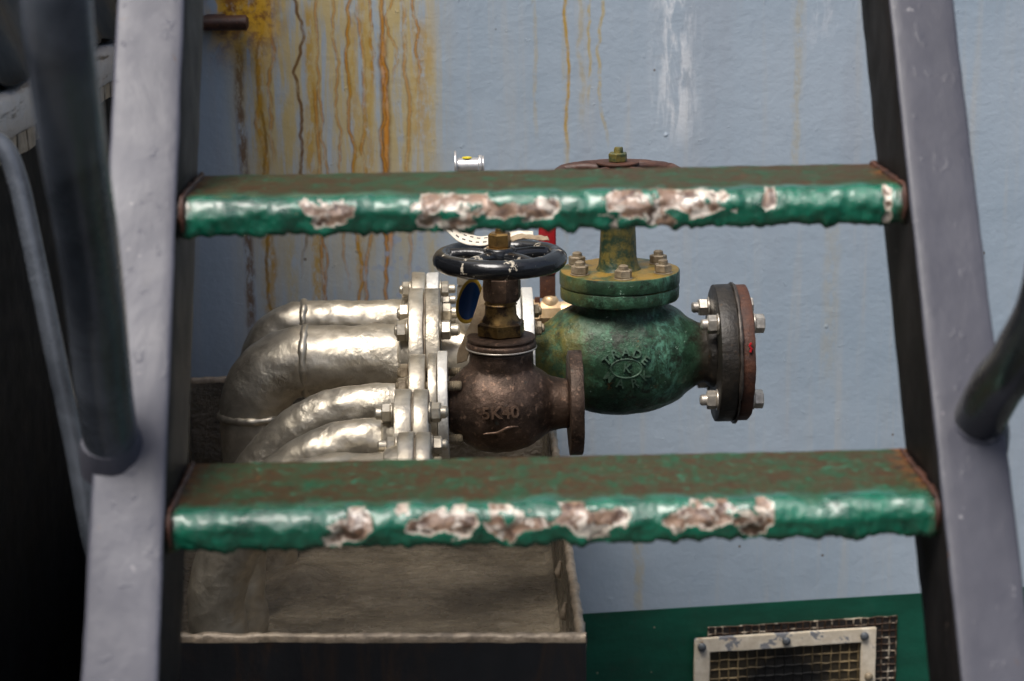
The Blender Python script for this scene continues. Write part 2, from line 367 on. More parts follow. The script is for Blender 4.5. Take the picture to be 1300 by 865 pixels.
M['hose'] = simple('hose_rubber', (.03, .032, .036), .5, 0, .2)
def tagmat(name, dots):
    s = NT(name)
    c = s.mix(s.sm(s.noise(40, 6, .7), .35, .7), (.62, .55, .44), (.80, .74, .62))
    c = s.mix(s.sm(s.noise(30, 5, .7), .64, .72), c, (.30, .15, .07))
    if dots:
        ax = s.attr('u'); ay = s.attr('v')
        dash = s.math('GREATER_THAN', s.math('FRACT', s.math('MULTIPLY', ax, 16)), .5)
        ln = s.math('ADD', s.sm(s.math('ABSOLUTE', s.math('SUBTRACT', ay, .34)), .07, .05), s.sm(s.math('ABSOLUTE', s.math('SUBTRACT', ay, .80)), .07, .05))
        lim = s.math('MULTIPLY', s.math('GREATER_THAN', ax, .12), s.math('LESS_THAN', ax, .6))
        c = s.mix(s.math('MULTIPLY', s.math('MULTIPLY', dash, ln), lim), c, (.03, .025, .02))
    return s.out(c, 0, .6, s.bump(s.noise(90, 4), .4, .0012))
M['tag'] = tagmat('cream_tag_strap', True)
def curltag():
    s = NT('curled_label')
    e = s.math('SUBTRACT', 1, s.attr('u'))
    e = s.math('MULTIPLY_ADD', s.math('SUBTRACT', s.noise(90, 4), .5), .05, e)
    c = s.mix(s.sm(e, .15, .19), (.55, .35, .04), (.008, .045, .16))
    g = s.n('ShaderNodeNewGeometry')
    back = s.mix(s.sm(s.noise(70, 5, .7), .4, .65), (.60, .50, .36), (.30, .20, .11))
    c = s.mix(g.outputs['Backfacing'], c, back)
    return s.out(c, 0, .45, s.bump(s.noise(120, 4), .3, .001))
M['curl'] = curltag()
M['tail'] = rust('stained_tag_tail', (.36, .28, .18), (.25, .18, .11), (.15, .08, .04), .6)
M['yellow'] = simple('yellow_paint_dab', (.62, .50, .02), .4, 0, .2)
M['white_edge'] = simple('bright_worn_edge', (.62, .56, .48), .35, .6, .2, 80, .3)
M['capsteel'] = simple('stainless_cap', (.62, .60, .58), .3, .75, .12, 50, .2)

# ------------------------------------------------------------------ object helpers
def thing(name, loc, label, cat, group=None):
    o = bpy.data.objects.new(name, None); col.objects.link(o); o.location = loc; o.empty_display_size = .02
    o['label'] = label; o['category'] = cat
    if group: o['group'] = group
    return o
def wloc(o):
    v = Vector((0, 0, 0))
    while o: v += Vector(o.location); o = o.parent
    return v
def build(name, bm, mat, parent=None, smooth=True, angle=40):
    """world-space bmesh -> object, vertices stored relative to its root"""
    if parent is not None:
        off = wloc(parent); bmesh.ops.translate(bm, verts=bm.verts, vec=-off)
    bmesh.ops.recalc_face_normals(bm, faces=bm.faces)
    me = bpy.data.meshes.new(name); bm.to_mesh(me); bm.free()
    o = bpy.data.objects.new(name, me); col.objects.link(o)
    if parent is not None: o.parent = parent
    me.materials.append(M[mat] if isinstance(mat, str) else mat)
    if smooth:
        for p in me.polygons: p.use_smooth = True
        me.set_sharp_from_angle(angle=R(angle))
    return o
def NB(): return bmesh.new()
AX = {'x': Matrix(((0, 0, 1), (1, 0, 0), (0, 1, 0))), 'y': Matrix(((1, 0, 0), (0, 0, 1), (0, -1, 0))), 'z': Matrix.Identity(3)}
def lathe(bm, prof, axis, c, seg=64, closed=False):
    """prof = [(h, r)...] along axis, from centre c"""
    A = AX[axis]; c = Vector(c); rings = []
    for h, r in prof:
        if r < 1e-6: rings.append([bm.verts.new(c+A @ Vector((0, 0, h)))]); continue
        rings.append([bm.verts.new(c+A @ Vector((r*math.cos(2*math.pi*i/seg), r*math.sin(2*math.pi*i/seg), h))) for i in range(seg)])
    prs = list(zip(rings, rings[1:]))
    if closed: prs.append((rings[-1], rings[0]))
    for a, b in prs:
        for i in range(seg):
            j = (i+1) % seg
            if len(a) == 1 and len(b) == 1: continue
            if len(a) == 1: bm.faces.new((a[0], b[i], b[j]))
            elif len(b) == 1: bm.faces.new((a[i], b[0], a[j]))
            else: bm.faces.new((a[i], b[i], b[j], a[j]))
    return bm
def disc(bm, axis, c, h0, h1, r, bev=.0015, seg=72, bore=0):
    p = [(h0, bore), (h0, r-bev), (h0+bev*.3, r-bev*.3), (h0+bev, r), (h1-bev, r), (h1-bev*.3, r-bev*.3), (h1, r-bev), (h1, bore)]
    return lathe(bm, p, axis, c, seg, closed=bore > 0)
def tube(bm, pts, r, seg=20, cap=True, rf=None):
    pts = [Vector(p) for p in pts]; n = len(pts); rings = []; prev = None
    for i, p in enumerate(pts):
        t = (pts[min(i+1, n-1)]-pts[max(i-1, 0)]).normalized()
        if prev is None:
            u = t.orthogonal().normalized()
        else: u = (prev-t*prev.dot(t)).normalized()
        prev = u; v = t.cross(u); rr = rf(i/(n-1)) if rf else r
        rings.append([bm.verts.new(p+(u*math.cos(2*math.pi*k/seg)+v*math.sin(2*math.pi*k/seg))*rr) for k in range(seg)])
    for a, b in zip(rings, rings[1:]):
        for k in range(seg): bm.faces.new((a[k], b[k], b[(k+1) % seg], a[(k+1) % seg]))
    if cap: bm.faces.new(rings[0][::-1]); bm.faces.new(rings[-1])
    return bm
def box(bm, lo, hi, bev=0, seg=2):
    b2 = bmesh.new(); bmesh.ops.create_cube(b2, size=1)
    for v in b2.verts: v.co = Vector([lo[k]+(v.co[k]+.5)*(hi[k]-lo[k]) for k in range(3)])
    if bev: bmesh.ops.bevel(b2, geom=b2.edges[:], offset=bev, segments=seg, profile=.5, affect='EDGES')
    return merge(bm, b2)
def merge(bm, b2):
    mp = {v: bm.verts.new(v.co) for v in b2.verts}
    for f in b2.faces: bm.faces.new([mp[v] for v in f.verts])
    b2.free(); return bm
def prism(bm, axis, c, h0, h1, r, n=6, rot=0, cham=.12):
    """hexagonal nut with chamfered corners"""
    A = AX[axis]; c = Vector(c); rows = []
    for h, k in ((h0, 1-cham), (h0+(h1-h0)*.12, 1), (h1-(h1-h0)*.12, 1), (h1, 1-cham)):
        rows.append([bm.verts.new(c+A @ Vector((r*k*math.cos(2*math.pi*i/n+rot), r*k*math.sin(2*math.pi*i/n+rot), h))) for i in range(n)])
    for a, b in zip(rows, rows[1:]):
        for i in range(n): bm.faces.new((a[i], b[i], b[(i+1) % n], a[(i+1) % n]))
    bm.faces.new(rows[0][::-1]); bm.faces.new(rows[-1]); return bm
def lump(bm, amp, scale, seed=0, octv=3, mask=None):
    bm.normal_update(); off = Vector((seed*3.7, seed*1.3, -seed*2.1)); mv = []
    for v in bm.verts:
        k = amp*(mask(v.co) if mask else 1)
        mv.append(v.normal*k*noise.fractal((v.co+off)*scale, 1.0, 2.0, octv))
    for v, d in zip(bm.verts, mv): v.co += d
    return bm
def fused(bm, voxel, it=8, fac=.5):
    me = bpy.data.meshes.new('tmp'); bmesh.ops.recalc_face_normals(bm, faces=bm.faces); bm.to_mesh(me); bm.free()
    o = bpy.data.objects.new('tmp', me); col.objects.link(o)
    m = o.modifiers.new('r', 'REMESH'); m.mode = 'VOXEL'; m.voxel_size = voxel
    m = o.modifiers.new('s', 'SMOOTH'); m.factor = fac; m.iterations = it
    dg = bpy.context.evaluated_depsgraph_get(); e = bpy.data.meshes.new_from_object(o.evaluated_get(dg))
    b = bmesh.new(); b.from_mesh(e)
    bpy.data.objects.remove(o); bpy.data.meshes.remove(me); bpy.data.meshes.remove(e)
    return b
def arcpath(x0, xs, Rb, Y, z, zend, step=.004):
    """along -X from x0 to xs, quarter bend of radius Rb, then straight down"""
    p = []; n = max(2, int((x0-xs)/step))
    p += [(x0+(xs-x0)*i/n, Y, z) for i in range(n)]
    n = int(Rb*math.pi/2/step)
    p += [(xs-Rb*math.sin(a), Y, z-Rb+Rb*math.cos(a)) for a in [math.pi/2*i/n for i in range(n)]]
    n = int((z-Rb-zend)/step)
    p += [(xs-Rb, Y, z-Rb+(zend-z+Rb)*i/n) for i in range(n+1)]
    return p
_bolt = {}
def bolt_mesh(key, l0, l1, rn, hn, rs, ext0, ext1, mat, seed=0, nut1=True):
    """stud along X from -l0..l1 (flange faces) with hexagon nuts outside, stud ends beyond"""
    k = key
    if k in _bolt: return _bolt[k]
    bm = NB()
    disc(bm, 'x', (0, 0, 0), -l0-.002, -l0, rn*1.12, .0005, 24); 
    if nut1: disc(bm, 'x', (0, 0, 0), l1, l1+.002, rn*1.12, .0005, 24); prism(bm, 'x', (0, 0, 0), l1+.002, l1+.002+hn, rn, rot=.1+seed)
    prism(bm, 'x', (0, 0, 0), -l0-.002-hn, -l0-.002, rn, rot=.3+seed)
    e0, e1 = l0+.002+hn+ext0, l1+.002+hn+ext1
    p = [(-e0, 0), (-e0, rs*.7), (-e0+rs*.3, rs)]
    if not nut1: p += [(l1+q*.0011, rs*(1 if q % 2 else .86)) for q in range(1, int((e1-l1)/.0011)-1)]
    p += [(e1-rs*.3, rs), (e1, rs*.7), (e1, 0)]
    lathe(bm, p, 'x', (0, 0, 0), 16)
    bmesh.ops.recalc_face_normals(bm, faces=bm.faces)
    me = bpy.data.meshes.new('bolt'); bm.to_mesh(me); bm.free(); me.materials.append(M[mat])
    for f in me.polygons: f.use_smooth = True
    me.set_sharp_from_angle(angle=R(35)); _bolt[k] = me; return me
def bolts(parent, me, cx, Y, z, rbc, n=4, rot=45, skip=()):
    off = wloc(parent)
    for i in range(n):
        if i in skip: continue
        a = R(rot+360*i/n); o = bpy.data.objects.new('bolt', me); col.objects.link(o); o.parent = parent
        o.location = Vector((cx, Y+rbc*math.cos(a), z+rbc*math.sin(a)))-off
        o.rotation_euler = (random.uniform(0, 1), 0, 0)
def setattrs(o, **fs):
    for k, f in fs.items():
        a = o.data.attributes.new(k, 'FLOAT', 'POINT')
        a.data.foreach_set('value', [f(v) for v in o.data.vertices])

# ------------------------------------------------------------------ setting: deck and bulkhead
bm = NB(); bmesh.ops.create_grid(bm, x_segments=2, y_segments=2, size=60)
deck = build('deck', bm, 'deck'); deck['kind'] = 'structure'
ZP = .87                                        # height of all the pipe axes
wa = math.atan(.1)
bulk = thing('bulkhead', (0, 2.95, 0), 'blue-grey painted steel bulkhead streaked with orange rust behind the valves', 'wall')
bulk.rotation_euler = (0, 0, wa)
def local(name, bm, mat, parent, **k):
    o = build(name, bm, mat, None, **k); o.parent = parent; return o
bm = NB(); box(bm, (-3.2, 0, .303), (4.2, .012, 3.6)); local('upper_plate', bm, 'wall', bulk)
bm = NB(); box(bm, (-3.2, -.001, -.02), (4.2, .012, .3025)); local('painted_band', bm, 'band', bulk)
bm = NB(); box(bm, (-6, -1.45, 0), (6, -1.25, 1.9), .01); box(bm, (-6, -1.247, 1.02), (6, -1.17, 1.08), .004)
opp = build('sky_block_wall', bm, 'deckhouse'); opp['label'] = 'unseen dark grey wall added behind the camera to block low sky'; opp['category'] = 'wall'  # added out of view to keep low sky off the valves
def wallpt(x, z, d=0): return Vector((x, 2.95+.1*x-d, z))

# ------------------------------------------------------------------ ship's ladder
lad = thing('ship_ladder', (.058, .70, 0), "steep grey ship's ladder with chipped green steps in front of the valves", 'ladder')
SL = .147/.22
dirv = Vector((0, SL, 1)).normalized()
def lad_pt(x, z): return Vector((x, 1.53+(z-1.25)*SL, z))
nrm = Vector((0, dirv.z, -dirv.y))              # depth direction, away from the climber
def stringer(x0, x1, label, mat='stringer'):
    bm = NB(); rows = []; zs = [-.02+i*.012 for i in range(140)]; D = .105
    prof = []
    bev = .0035
    # rounded rectangle in (x, depth)
    def corner(cx, cy, a0): return [(cx+bev*math.cos(R(a0+t)), cy+bev*math.sin(R(a0+t))) for t in (0, 30, 60, 90)]
    prof += corner(x1-bev, bev, -90)+[(x1, D*k) for k in (.25, .5, .75)]+corner(x1-bev, D-bev, 0)+[(x0+(x1-x0)*.5, D)]+corner(x0+bev, D-bev, 90)+[(x0, D*k) for k in (.75, .5, .25)]+corner(x0+bev, bev, 180)
    prof += [(x0+(x1-x0)*k, 0) for k in (.2, .35, .5, .65, .8)]
    for z in zs:
        b = lad_pt(0, z); rows.append([bm.verts.new(Vector((x, b.y, b.z))+nrm*d) for x, d in prof])
    n = len(prof)
    for a, b in zip(rows, rows[1:]):
        for k in range(n): bm.faces.new((a[k], b[k], b[(k+1) % n], a[(k+1) % n]))
    bm.faces.new(rows[0]); bm.faces.new(rows[-1][::-1])
    lump(bm, .0008, 26, x0*10, 4)
    o = build('stringer', bm, mat, lad, angle=60); o['label'] = label
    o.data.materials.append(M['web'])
    for p in o.data.polygons:                    # sides and back of the bar get the near-black material
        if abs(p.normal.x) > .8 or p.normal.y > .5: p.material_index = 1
    return o
XL, XR = -.242, .357
stringer(XL-.058, XL, 'left grey ladder side rail'); stringer(XR, XR+.056, 'right dark grey ladder side rail', 'stringer2')

CH = {1.25: [(375, 455), (515, 632), (640, 716), (762, 935), (972, 992), (1128, 1142)], 1.03: [(400, 466), (482, 602), (608, 690), (690, 802), (838, 975)]}
def tread(z, idx):
    Yf = 1.53+(z-1.25)*SL; depth = .132; rn = .0155; T = .0305
    P = [(Yf+.02, z-.009), (Yf+depth*.5, z-.009), (Yf+depth, z-.009)]+[(Yf+depth, z-.001)]
    n = 26; P += [(Yf+depth-(depth-rn)*i/n, z) for i in range(n)]
    P += [(Yf+rn-rn*math.sin(a), z-rn+rn*math.cos(a)) for a in [math.pi*.5*i/9 for i in range(9)]]
    P += [(Yf+.0004*i, z-rn-(T-rn)*i/7*.8) for i in range(7)]
    P += [(Yf+.004, z-T+.0008), (Yf+.008, z-T), (Yf+.014, z-T+.001), (Yf+.018, z-T+.006), (Yf+.02, z-.018)]
    nx = 440 if idx < 2 else 160; rows = []; bm = NB()
    x0, x1 = XL-.004, XR+.004
    for i in range(nx+1):
        x = x0+(x1-x0)*i/nx; rows.append([bm.verts.new((x, y, zz)) for y, zz in P])
    m = len(P)
    for a, b in zip(rows, rows[1:]):
        for k in range(m): bm.faces.new((a[k], b[k], b[(k+1) % m], a[(k+1) % m]))
    bmesh.ops.recalc_face_normals(bm, faces=bm.faces); bm.normal_update()
    spans = CH.get(round(z, 2))
    if spans is None: spans = [(300+k*170+random.uniform(-30, 30), 400+k*170+random.uniform(-20, 40)) for k in range(5)]
    l, r = ((228, 1160) if idx == 0 else (205, 1193))
    sp = [((a-l)/(r-l), (b-l)/(r-l)) for a, b in spans]
    def chipf(co):
        u = (co.x-XL)/(XR-XL); best = 0
        for a, b in sp:
            c, h = (a+b)/2, (b-a)/2; best = max(best, 1-(abs(u-c)/h/1.08)**3)
        if best <= 0: return 0
        zt = (z-co.z)/T                                           # 0 top .. 1 bottom
        if co.y > Yf+.019: return 0
        v = best*.95-abs(zt-.44)*2.0+1.25*noise.fractal(Vector((co.x*38, idx*9.1, co.z*70)), 1, 2, 5)
        return max(0.03, min(1, .5+(v-.22)*.55))
    mv = []
    for v in bm.verts:
        co = v.co; front = 1-min(1, max(0, (co.y-Yf)/.03)); low = min(1, max(0, (z-co.z)/T))
        a = .0007+.0017*front
        d = v.normal*a*noise.fractal(Vector((co.x*45, co.y*45+idx*5, co.z*45)), 1, 2, 4)
        d += v.normal*(-.0020*min(1, max(0, (chipf(co)-.5)*6)))
        d += v.normal*.0007*front*noise.fractal(Vector((co.x*140, co.y*140+idx*5, co.z*140)), 1, 2, 3)
        if low > .6 and front > .2:                                # paint drips under the nose
            d.z -= (low-.6)/.4*max(0, .0055*noise.fractal(Vector((co.x*70, idx*3.3, 1)), 1, 2, 3)+.0012)
        mv.append(d)
    for v, d in zip(bm.verts, mv): v.co += d
    o = build('tread', bm, 'tread', lad, angle=75); off = wloc(lad)
    def topf(v):
        co = v.co+off; zt = z-co.z
        k = max(0, min(1, (co.y-Yf-.012)/.016+.7*noise.fractal(co*50, 1, 2, 3)))
        return k if zt < .008 else 0
    def endf(v):
        co = v.co+off; dl = co.x-XL; dr = XR-co.x; q = .010+.016*max(0, min(1, (co.y-Yf)/depth))
        nn = noise.fractal(co*60, 1, 2, 3)*.010
        return max(0, min(1, 1-(min(dl*1.3, dr)+nn)/q))
    for xx, sg in ((XL, 1), (XR, -1)):                      # fillet welds where the step meets the side rail
        pw = [(xx+sg*.003, Yf+.004+(depth-.006)*k/26, z+.001+.0012*noise.noise(Vector((k*.9, idx*3, sg)))) for k in range(27)]
        pw = [(xx+sg*.003, Yf+.002, z-.026), (xx+sg*.003, Yf-.001, z-.016), (xx+sg*.003, Yf+.001, z-.006)]+pw
        bw = NB(); tube(bw, pw, .0022, 10, True, lambda t: .0017+.0010*math.sin(t*60)**2); lump(bw, .0022, 110, idx+sg, 2); build('weld_bead', bw, 'rust_dark', lad, angle=80)
    setattrs(o, chip=lambda v: chipf(v.co+off), top=topf, endrust=endf)
    return o
for i, z in enumerate((1.25, 1.03, .81, .59, .37, .15, 1.47)): tread(z, i)
# handrails
def smooth_path(pts, n=8):
    pts = [Vector(p) for p in pts]; out = []
    P = [pts[0]*2-pts[1]]+pts+[pts[-1]*2-pts[-2]]
    for i in range(1, len(P)-2):
        for k in range(n):
            t = k/n; a, b, c, d = P[i-1], P[i], P[i+1], P[i+2]
            out.append(.5*((2*b)+(c-a)*t+(2*a-5*b+4*c-d)*t*t+(3*b-a-3*c+d)*t**3))
    out.append(pts[-1]); return out
LRAIL = [(-.287, 1.432, 1.060), (-.285, 1.412, 1.085), (-.283, 1.388, 1.13), (-.276, 1.345, 1.205), (-.268, 1.293, 1.265), (-.259, 1.228, 1.329), (-.252, 1.183, 1.380), (-.249, 1.160, 1.418), (-.247, 1.155, 1.47), (-.25, 1.19, 1.54), (-.262, 1.30, 1.60), (-.275, 1.48, 1.625), (-.283, 1.74, 1.61)]
LGUARD = [(-.62, 1.640, 1.290), (-.47, 1.630, 1.298), (-.425, 1.625, 1.296), (-.402, 1.622, 1.284), (-.391, 1.616, 1.258), (-.383, 1.607, 1.223), (-.364, 1.583, 1.124), (-.346, 1.560, 1.032), (-.330, 1.535, .95), (-.300, 1.50, .88)]
bm = NB(); tube(bm, smooth_path(LRAIL), .0215, 28)
build('handrail', bm, 'rail_sheen_grey', lad)
bm = NB(); tube(bm, smooth_path([(.394, 1.440, 1.066), (.394, 1.418, 1.085), (.395, 1.379, 1.121), (.398, 1.331, 1.158), (.405, 1.29, 1.22), (.41, 1.29, 1.34), (.41, 1.33, 1.50), (.405, 1.46, 1.60), (.39, 1.74, 1.61)]), .0205, 28)
build('handrail', bm, 'rail', lad)
for x, y, z in ((-.2855, 1.418, 1.078), (.394, 1.428, 1.076)):         # weld collars
    bm = NB(); tube(bm, [(x, y+.012, z-.018), (x, y+.002, z-.004), (x, y-.006, z+.008)], .027, 24, True, lambda t: .0285-.006*t); lump(bm, .002, 60, x, 3)
    build('weld_collar', bm, 'stringer', lad)
bm = NB(); tube(bm, smooth_path(LGUARD), .0090, 20)
build('side_guard', bm, 'rail_sheen_grey', lad)

# ------------------------------------------------------------------ drip tray
tray = thing('drip_tray', (-.17, 2.3, 0), 'brown painted steel drip tray with dark front that the silver pipes stand in', 'tray')
RZ, FZ = .76, .585
c_fl, c_fr, c_br, c_bl = (-.362, 1.804), (.104, 1.776), (.109, 2.885), (-.455, 2.840)
def plate(a, b, t, z0, z1, name, mat, seed, side):
    """upright plate from a to b (plan), thickness t towards side"""
    a, b = Vector((*a, 0)), Vector((*b, 0)); d = (b-a); L = d.length; d.normalize(); nn = Vector((-d.y, d.x, 0))*side
    bm = NB(); nx = max(2, int(L/.006)); rows = []
    prof = [(0, z0), (0, z1-.06), (0, z1-.02), (0, z1-.008), (0, z1-.002), (t*.25, z1), (t*.5, z1+.001), (t*.75, z1), (t, z1-.002), (t, z1-.008), (t, z1-.02), (t, z1-.06), (t, z0)]
    for i in range(nx+1):
        p = a+d*(L*i/nx); rows.append([bm.verts.new(p+nn*k+Vector((0, 0, z))) for k, z in prof])
    m = len(prof)
    for r1, r2 in zip(rows, rows[1:]):
        for k in range(m): bm.faces.new((r1[k], r2[k], r2[(k+1) % m], r1[(k+1) % m]))
    bm.faces.new(rows[0]); bm.faces.new(rows[-1][::-1]); bmesh.ops.recalc_face_normals(bm, faces=bm.faces)
    lump(bm, .0024, 85, seed, 3, lambda c: 1 if c.z > z1-.012 else .25)
    o = build(name, bm, mat, tray, angle=70); o.data.materials.append(M['rim'])
    for p in o.data.polygons:
        if (p.center.z+wloc(tray).z) > z1-.009: p.material_index = 1
    return o
fw = plate(c_fl, c_fr, .009, .0, RZ, 'front_wall', 'tray', 1, 1)
fw.data.materials.append(M['tray_front'])
for p in fw.data.polygons:
    if p.normal.y < -.7 and p.material_index == 0: p.material_index = 2
plate((c_fr[0]-.0001, c_fr[1]+.0095), c_br, .009, .0, RZ-.0012, 'side_wall', 'tray', 2, 1)
plate((c_bl[0]+.0095, c_bl[1]), (c_br[0]-.0095, c_br[1]), .009, .0, RZ-.0008, 'back_wall', 'tray', 3, -1)
plate((c_fl[0], c_fl[1]+.0095), c_bl, .009, .0, RZ-.0016, 'side_wall', 'tray', 4, -1)
bm = NB(); NX, NY = 150, 200; g = []
for j in range(NY+1):
    row = []
    for i in range(NX+1):
        u, v = i/NX, j/NY
        xl = c_fl[0]+(c_bl[0]-c_fl[0])*v; x = xl+.003+(c_fr[0]-xl-.004)*u; y = 1.785+.022*(1-u)+v*(2.85-1.785)
        z = FZ+.003*noise.fractal(Vector((x*5, y*14, 0)), 1, 2, 4)+.0022*max(0, noise.fractal(Vector((x*34, y*60, 4)), 1, 2, 4))
        e = min(u*.6, (1-u)*.6, v*1.0)
        z += .012*max(0, 1-e/.02)**2
        z += .010*math.exp(-((x+.28)**2+(y-2.20)**2)/.003)+.018*math.exp(-((x+.245)**2+(y-2.42)**2)/.0012)
        row.append(bm.verts.new((x, y, z)))
    g.append(row)
for j in range(NY):
    for i in range(NX): bm.faces.new((g[j][i], g[j][i+1], g[j+1][i+1], g[j+1][i]))
build('floor', bm, 'tray_floor', tray, angle=80)
# paint runs on the inner side plate
for k, (yy, zz) in enumerate(((1.82, .705), (1.90, .70), (2.00, .695), (2.12, .70))):
    bm = NB(); tube(bm, [(.094, yy, zz+.012), (.0925, yy, zz+.004), (.091, yy, zz-.002), (.0915, yy, zz-.006), (.094, yy, zz-.009)], .003, 10, True, lambda t: .0015+.0026*math.sin(t*3.1)); build('paint_run', bm, 'rim', tray)

# ------------------------------------------------------------------ pipes
def pipe_thing(label, x0, xs, Rb, Y, r, zax, fx, fr, bk, seed, beads=(), blind=False, fthick=.02):
    t = thing('steel_pipe', (xs-Rb, Y, FZ), label, 'pipe', 'silver pipes in the drip tray')
    bm = NB(); tube(bm, arcpath(x0, xs, Rb, Y, zax, FZ-.01), r, 56); lump(bm, .0022, 34, seed, 4)
    o = build('tube', bm, 'silver', t, angle=80)
    for kind in beads:
        bm = NB(); c, ax = ((xs, Y, zax), 'x') if kind == 'a' else ((xs-Rb, Y, zax-Rb), 'z')
        lathe(bm, [(.0055*math.cos(a), r-.0015+.005*math.sin(a)) for a in [2*math.pi*i/10 for i in range(10)]], ax, c, 72, True)
        lump(bm, .0028, 55, seed+2, 3)
        b = build('weld_bead', bm, 'silver', o, angle=80)
    # flange (raised hub + disc)
    bm = NB(); lathe(bm, [(-.016, r-.002), (-.014, r+.004), (-.004, r+.008), (0, r+.009)], 'x', (fx, Y, zax), 56); disc(bm, 'x', (fx, Y, zax), 0, fthick, fr, .002)
    lump(bm, .0012, 40, seed+5, 3); build('flange', bm, 'silver', t)
    if blind:
        bm = NB(); disc(bm, 'x', (fx, Y, zax), fthick+.0022, fthick*2, fr*.985, .002); lump(bm, .0010, 45, seed+8, 3); build('blind_flange', bm, 'silver', t)
        bm = NB(); disc(bm, 'x', (fx, Y, zax), fthick-.001, fthick+.004, fr*.93, .0005); build('gasket', bm, 'rim', t)
    if bk: bolts(t, bk[0], fx+fthick, Y, zax, bk[1], 4, bk[2])
    return t
mA = bolt_mesh('A', .021, .021, .0115, .011, .0065, .004, .010, 'silver')
mB = bolt_mesh('B', .021, .021, .0135, .013, .008, .003, .012, 'silver', .4)
mC = bolt_mesh('C', .0205, .026, .0112, .011, .0062, .003, .005, 'nut_cream', .2, False)
mD = bolt_mesh('D', .021, .020, .0112, .011, .0068, .008, .008, 'silver', .7)
mE = bolt_mesh('E', .019, .018, .0100, .010, .0060, .010, .006, 'silver', .1)
pipe_thing('slim silver pipe at the back, bending down behind the thickest pipe', -.085, -.252, .068, 2.71, .0300, .874, -.093, .070, (mA, .052, 20), 1, 'a')
pipe_thing('thickest silver elbow pipe, with ring welds, leading to the green valve', -.08, -.232, .072, 2.49, .0480, ZP, -.090, .096, (mB, .073, 45), 2, 'ab')
pipe_thing('sweeping silver pipe that leads straight to the bronze valve', -.075, -.130, .175, 2.254, .0285, ZP, -.0835, .064, (mC, .0475, 45), 3)
pipe_thing('second nearest silver pipe, capped by a bolted blind flange, before the bronze valve', -.085, -.125, .155, 2.095, .0270, .873, -.096, .060, (mD, .045, 30), 4, (), True)
pipe_thing('nearest silver pipe, mostly hidden by the lower green step', -.08, -.150, .143, 1.967, .0320, .865, -.088, .054, (mE, .040, 60), 5, (), True, .018)

# spool between the thick pipe and the green valve
sp = thing('pipe_spool', (.005, 2.49, .775), 'short silver flanged pipe piece behind the bronze valve bonnet', 'pipe')
bm = NB(); lathe(bm, [(-.052, .045), (-.03, .047), (0, .048), (.03, .047), (.05, .046)], 'x', (.005, 2.49, ZP), 56); lump(bm, .0015, 30, 4, 3); build('tube', bm, 'silver', sp, angle=80)
bm = NB(); disc(bm, 'x', (0, 2.49, ZP), -.0675, -.049, .095, .002); lump(bm, .001, 40, 9, 3); build('flange', bm, 'silver', sp)
bm = NB(); disc(bm, 'x', (0, 2.49, ZP), .042, .0595, .094, .002); lump(bm, .0008, 40, 10, 3); build('flange', bm, 'silver_bright', sp)
bm = NB(); disc(bm, 'x', (0, 2.49, ZP), -.0698, -.0678, .09, .0004); build('gasket', bm, 'rim', sp)

# ------------------------------------------------------------------ cast valve helpers
def text_mesh(txt, size, spacing=1.0):
    cu = bpy.data.curves.new('txt', 'FONT'); cu.body = txt; cu.size = size; cu.extrude = .5; cu.align_x = 'CENTER'; cu.align_y = 'CENTER'; cu.space_character = spacing
    cu.resolution_u = 4; cu.offset = size*.02
    o = bpy.data.objects.new('txt', cu); col.objects.link(o)
    dg = bpy.context.evaluated_depsgraph_get(); me = bpy.data.meshes.new_from_object(o.evaluated_get(dg))
    b = bmesh.new(); b.from_mesh(me); bpy.data.objects.remove(o); bpy.data.curves.remove(cu); bpy.data.meshes.remove(me)
    bmesh.ops.remove_doubles(b, verts=b.verts, dist=1e-6)
    bmesh.ops.triangulate(b, faces=b.faces); bmesh.ops.subdivide_edges(b, edges=[e for e in b.edges if e.calc_length() > size*.25 and abs(e.verts[0].co.z-e.verts[1].co.z) < .1], cuts=1)
    return b
def stick(bm, b2, bvh, cx, cz, ang, depth, dirn, org):
    """wrap flat glyphs onto a casting by casting rays along dirn"""
    ca, sa = math.cos(ang), math.sin(ang); side = Vector((0, 0, 1)).cross(dirn).normalized()*-1; up = side.cross(dirn).normalized()*1
    if up.z < 0: up = -up
    side = dirn.cross(up).normalized()
    for v in b2.verts:
        x, y = v.co.x*ca-v.co.y*sa, v.co.x*sa+v.co.y*ca
        p = org+side*(cx+x)+up*(cz+y)
        h = bvh.ray_cast(p-dirn*.5, dirn)
        q = h[0] if h[0] else p
        v.co = q+(-dirn*depth if v.co.z > 0 else dirn*.002)
    return merge(bm, b2)
def handwheel(root, c, rad, rt, mat, spokes, hub_r, hub_h, name='handwheel', dish=.0, flat=.75):
    bm = NB(); n = 96
    lathe(bm, [(rt*flat*math.sin(a), rad+rt*math.cos(a)) for a in [2*math.pi*i/18 for i in range(18)]], 'z', c, n, True)
    for k in range(spokes):
        a = 2*math.pi*(k+.25)/spokes; d = Vector((math.cos(a), math.sin(a), 0)); c0 = Vector(c)
        pts = [c0+d*(hub_r*.6+(rad-hub_r*.6)*t)+Vector((0, 0, -dish+dish*t+.004*math.sin(t*math.pi))) for t in [i/8 for i in range(9)]]
        tube(bm, pts, rt*.6, 12, True, lambda t: rt*(.78-.18*math.sin(t*3.14)))
    lathe(bm, [(-hub_h/2-dish, 0), (-hub_h/2-dish, hub_r*.85), (-hub_h/2+.002-dish, hub_r), (hub_h/2-.002-dish, hub_r), (hub_h/2-dish, hub_r*.85), (hub_h/2-dish, 0)], 'z', c, 32)
    lump(bm, .0007, 60, rad*100, 3)
    return build(name, bm, mat, root, angle=60)

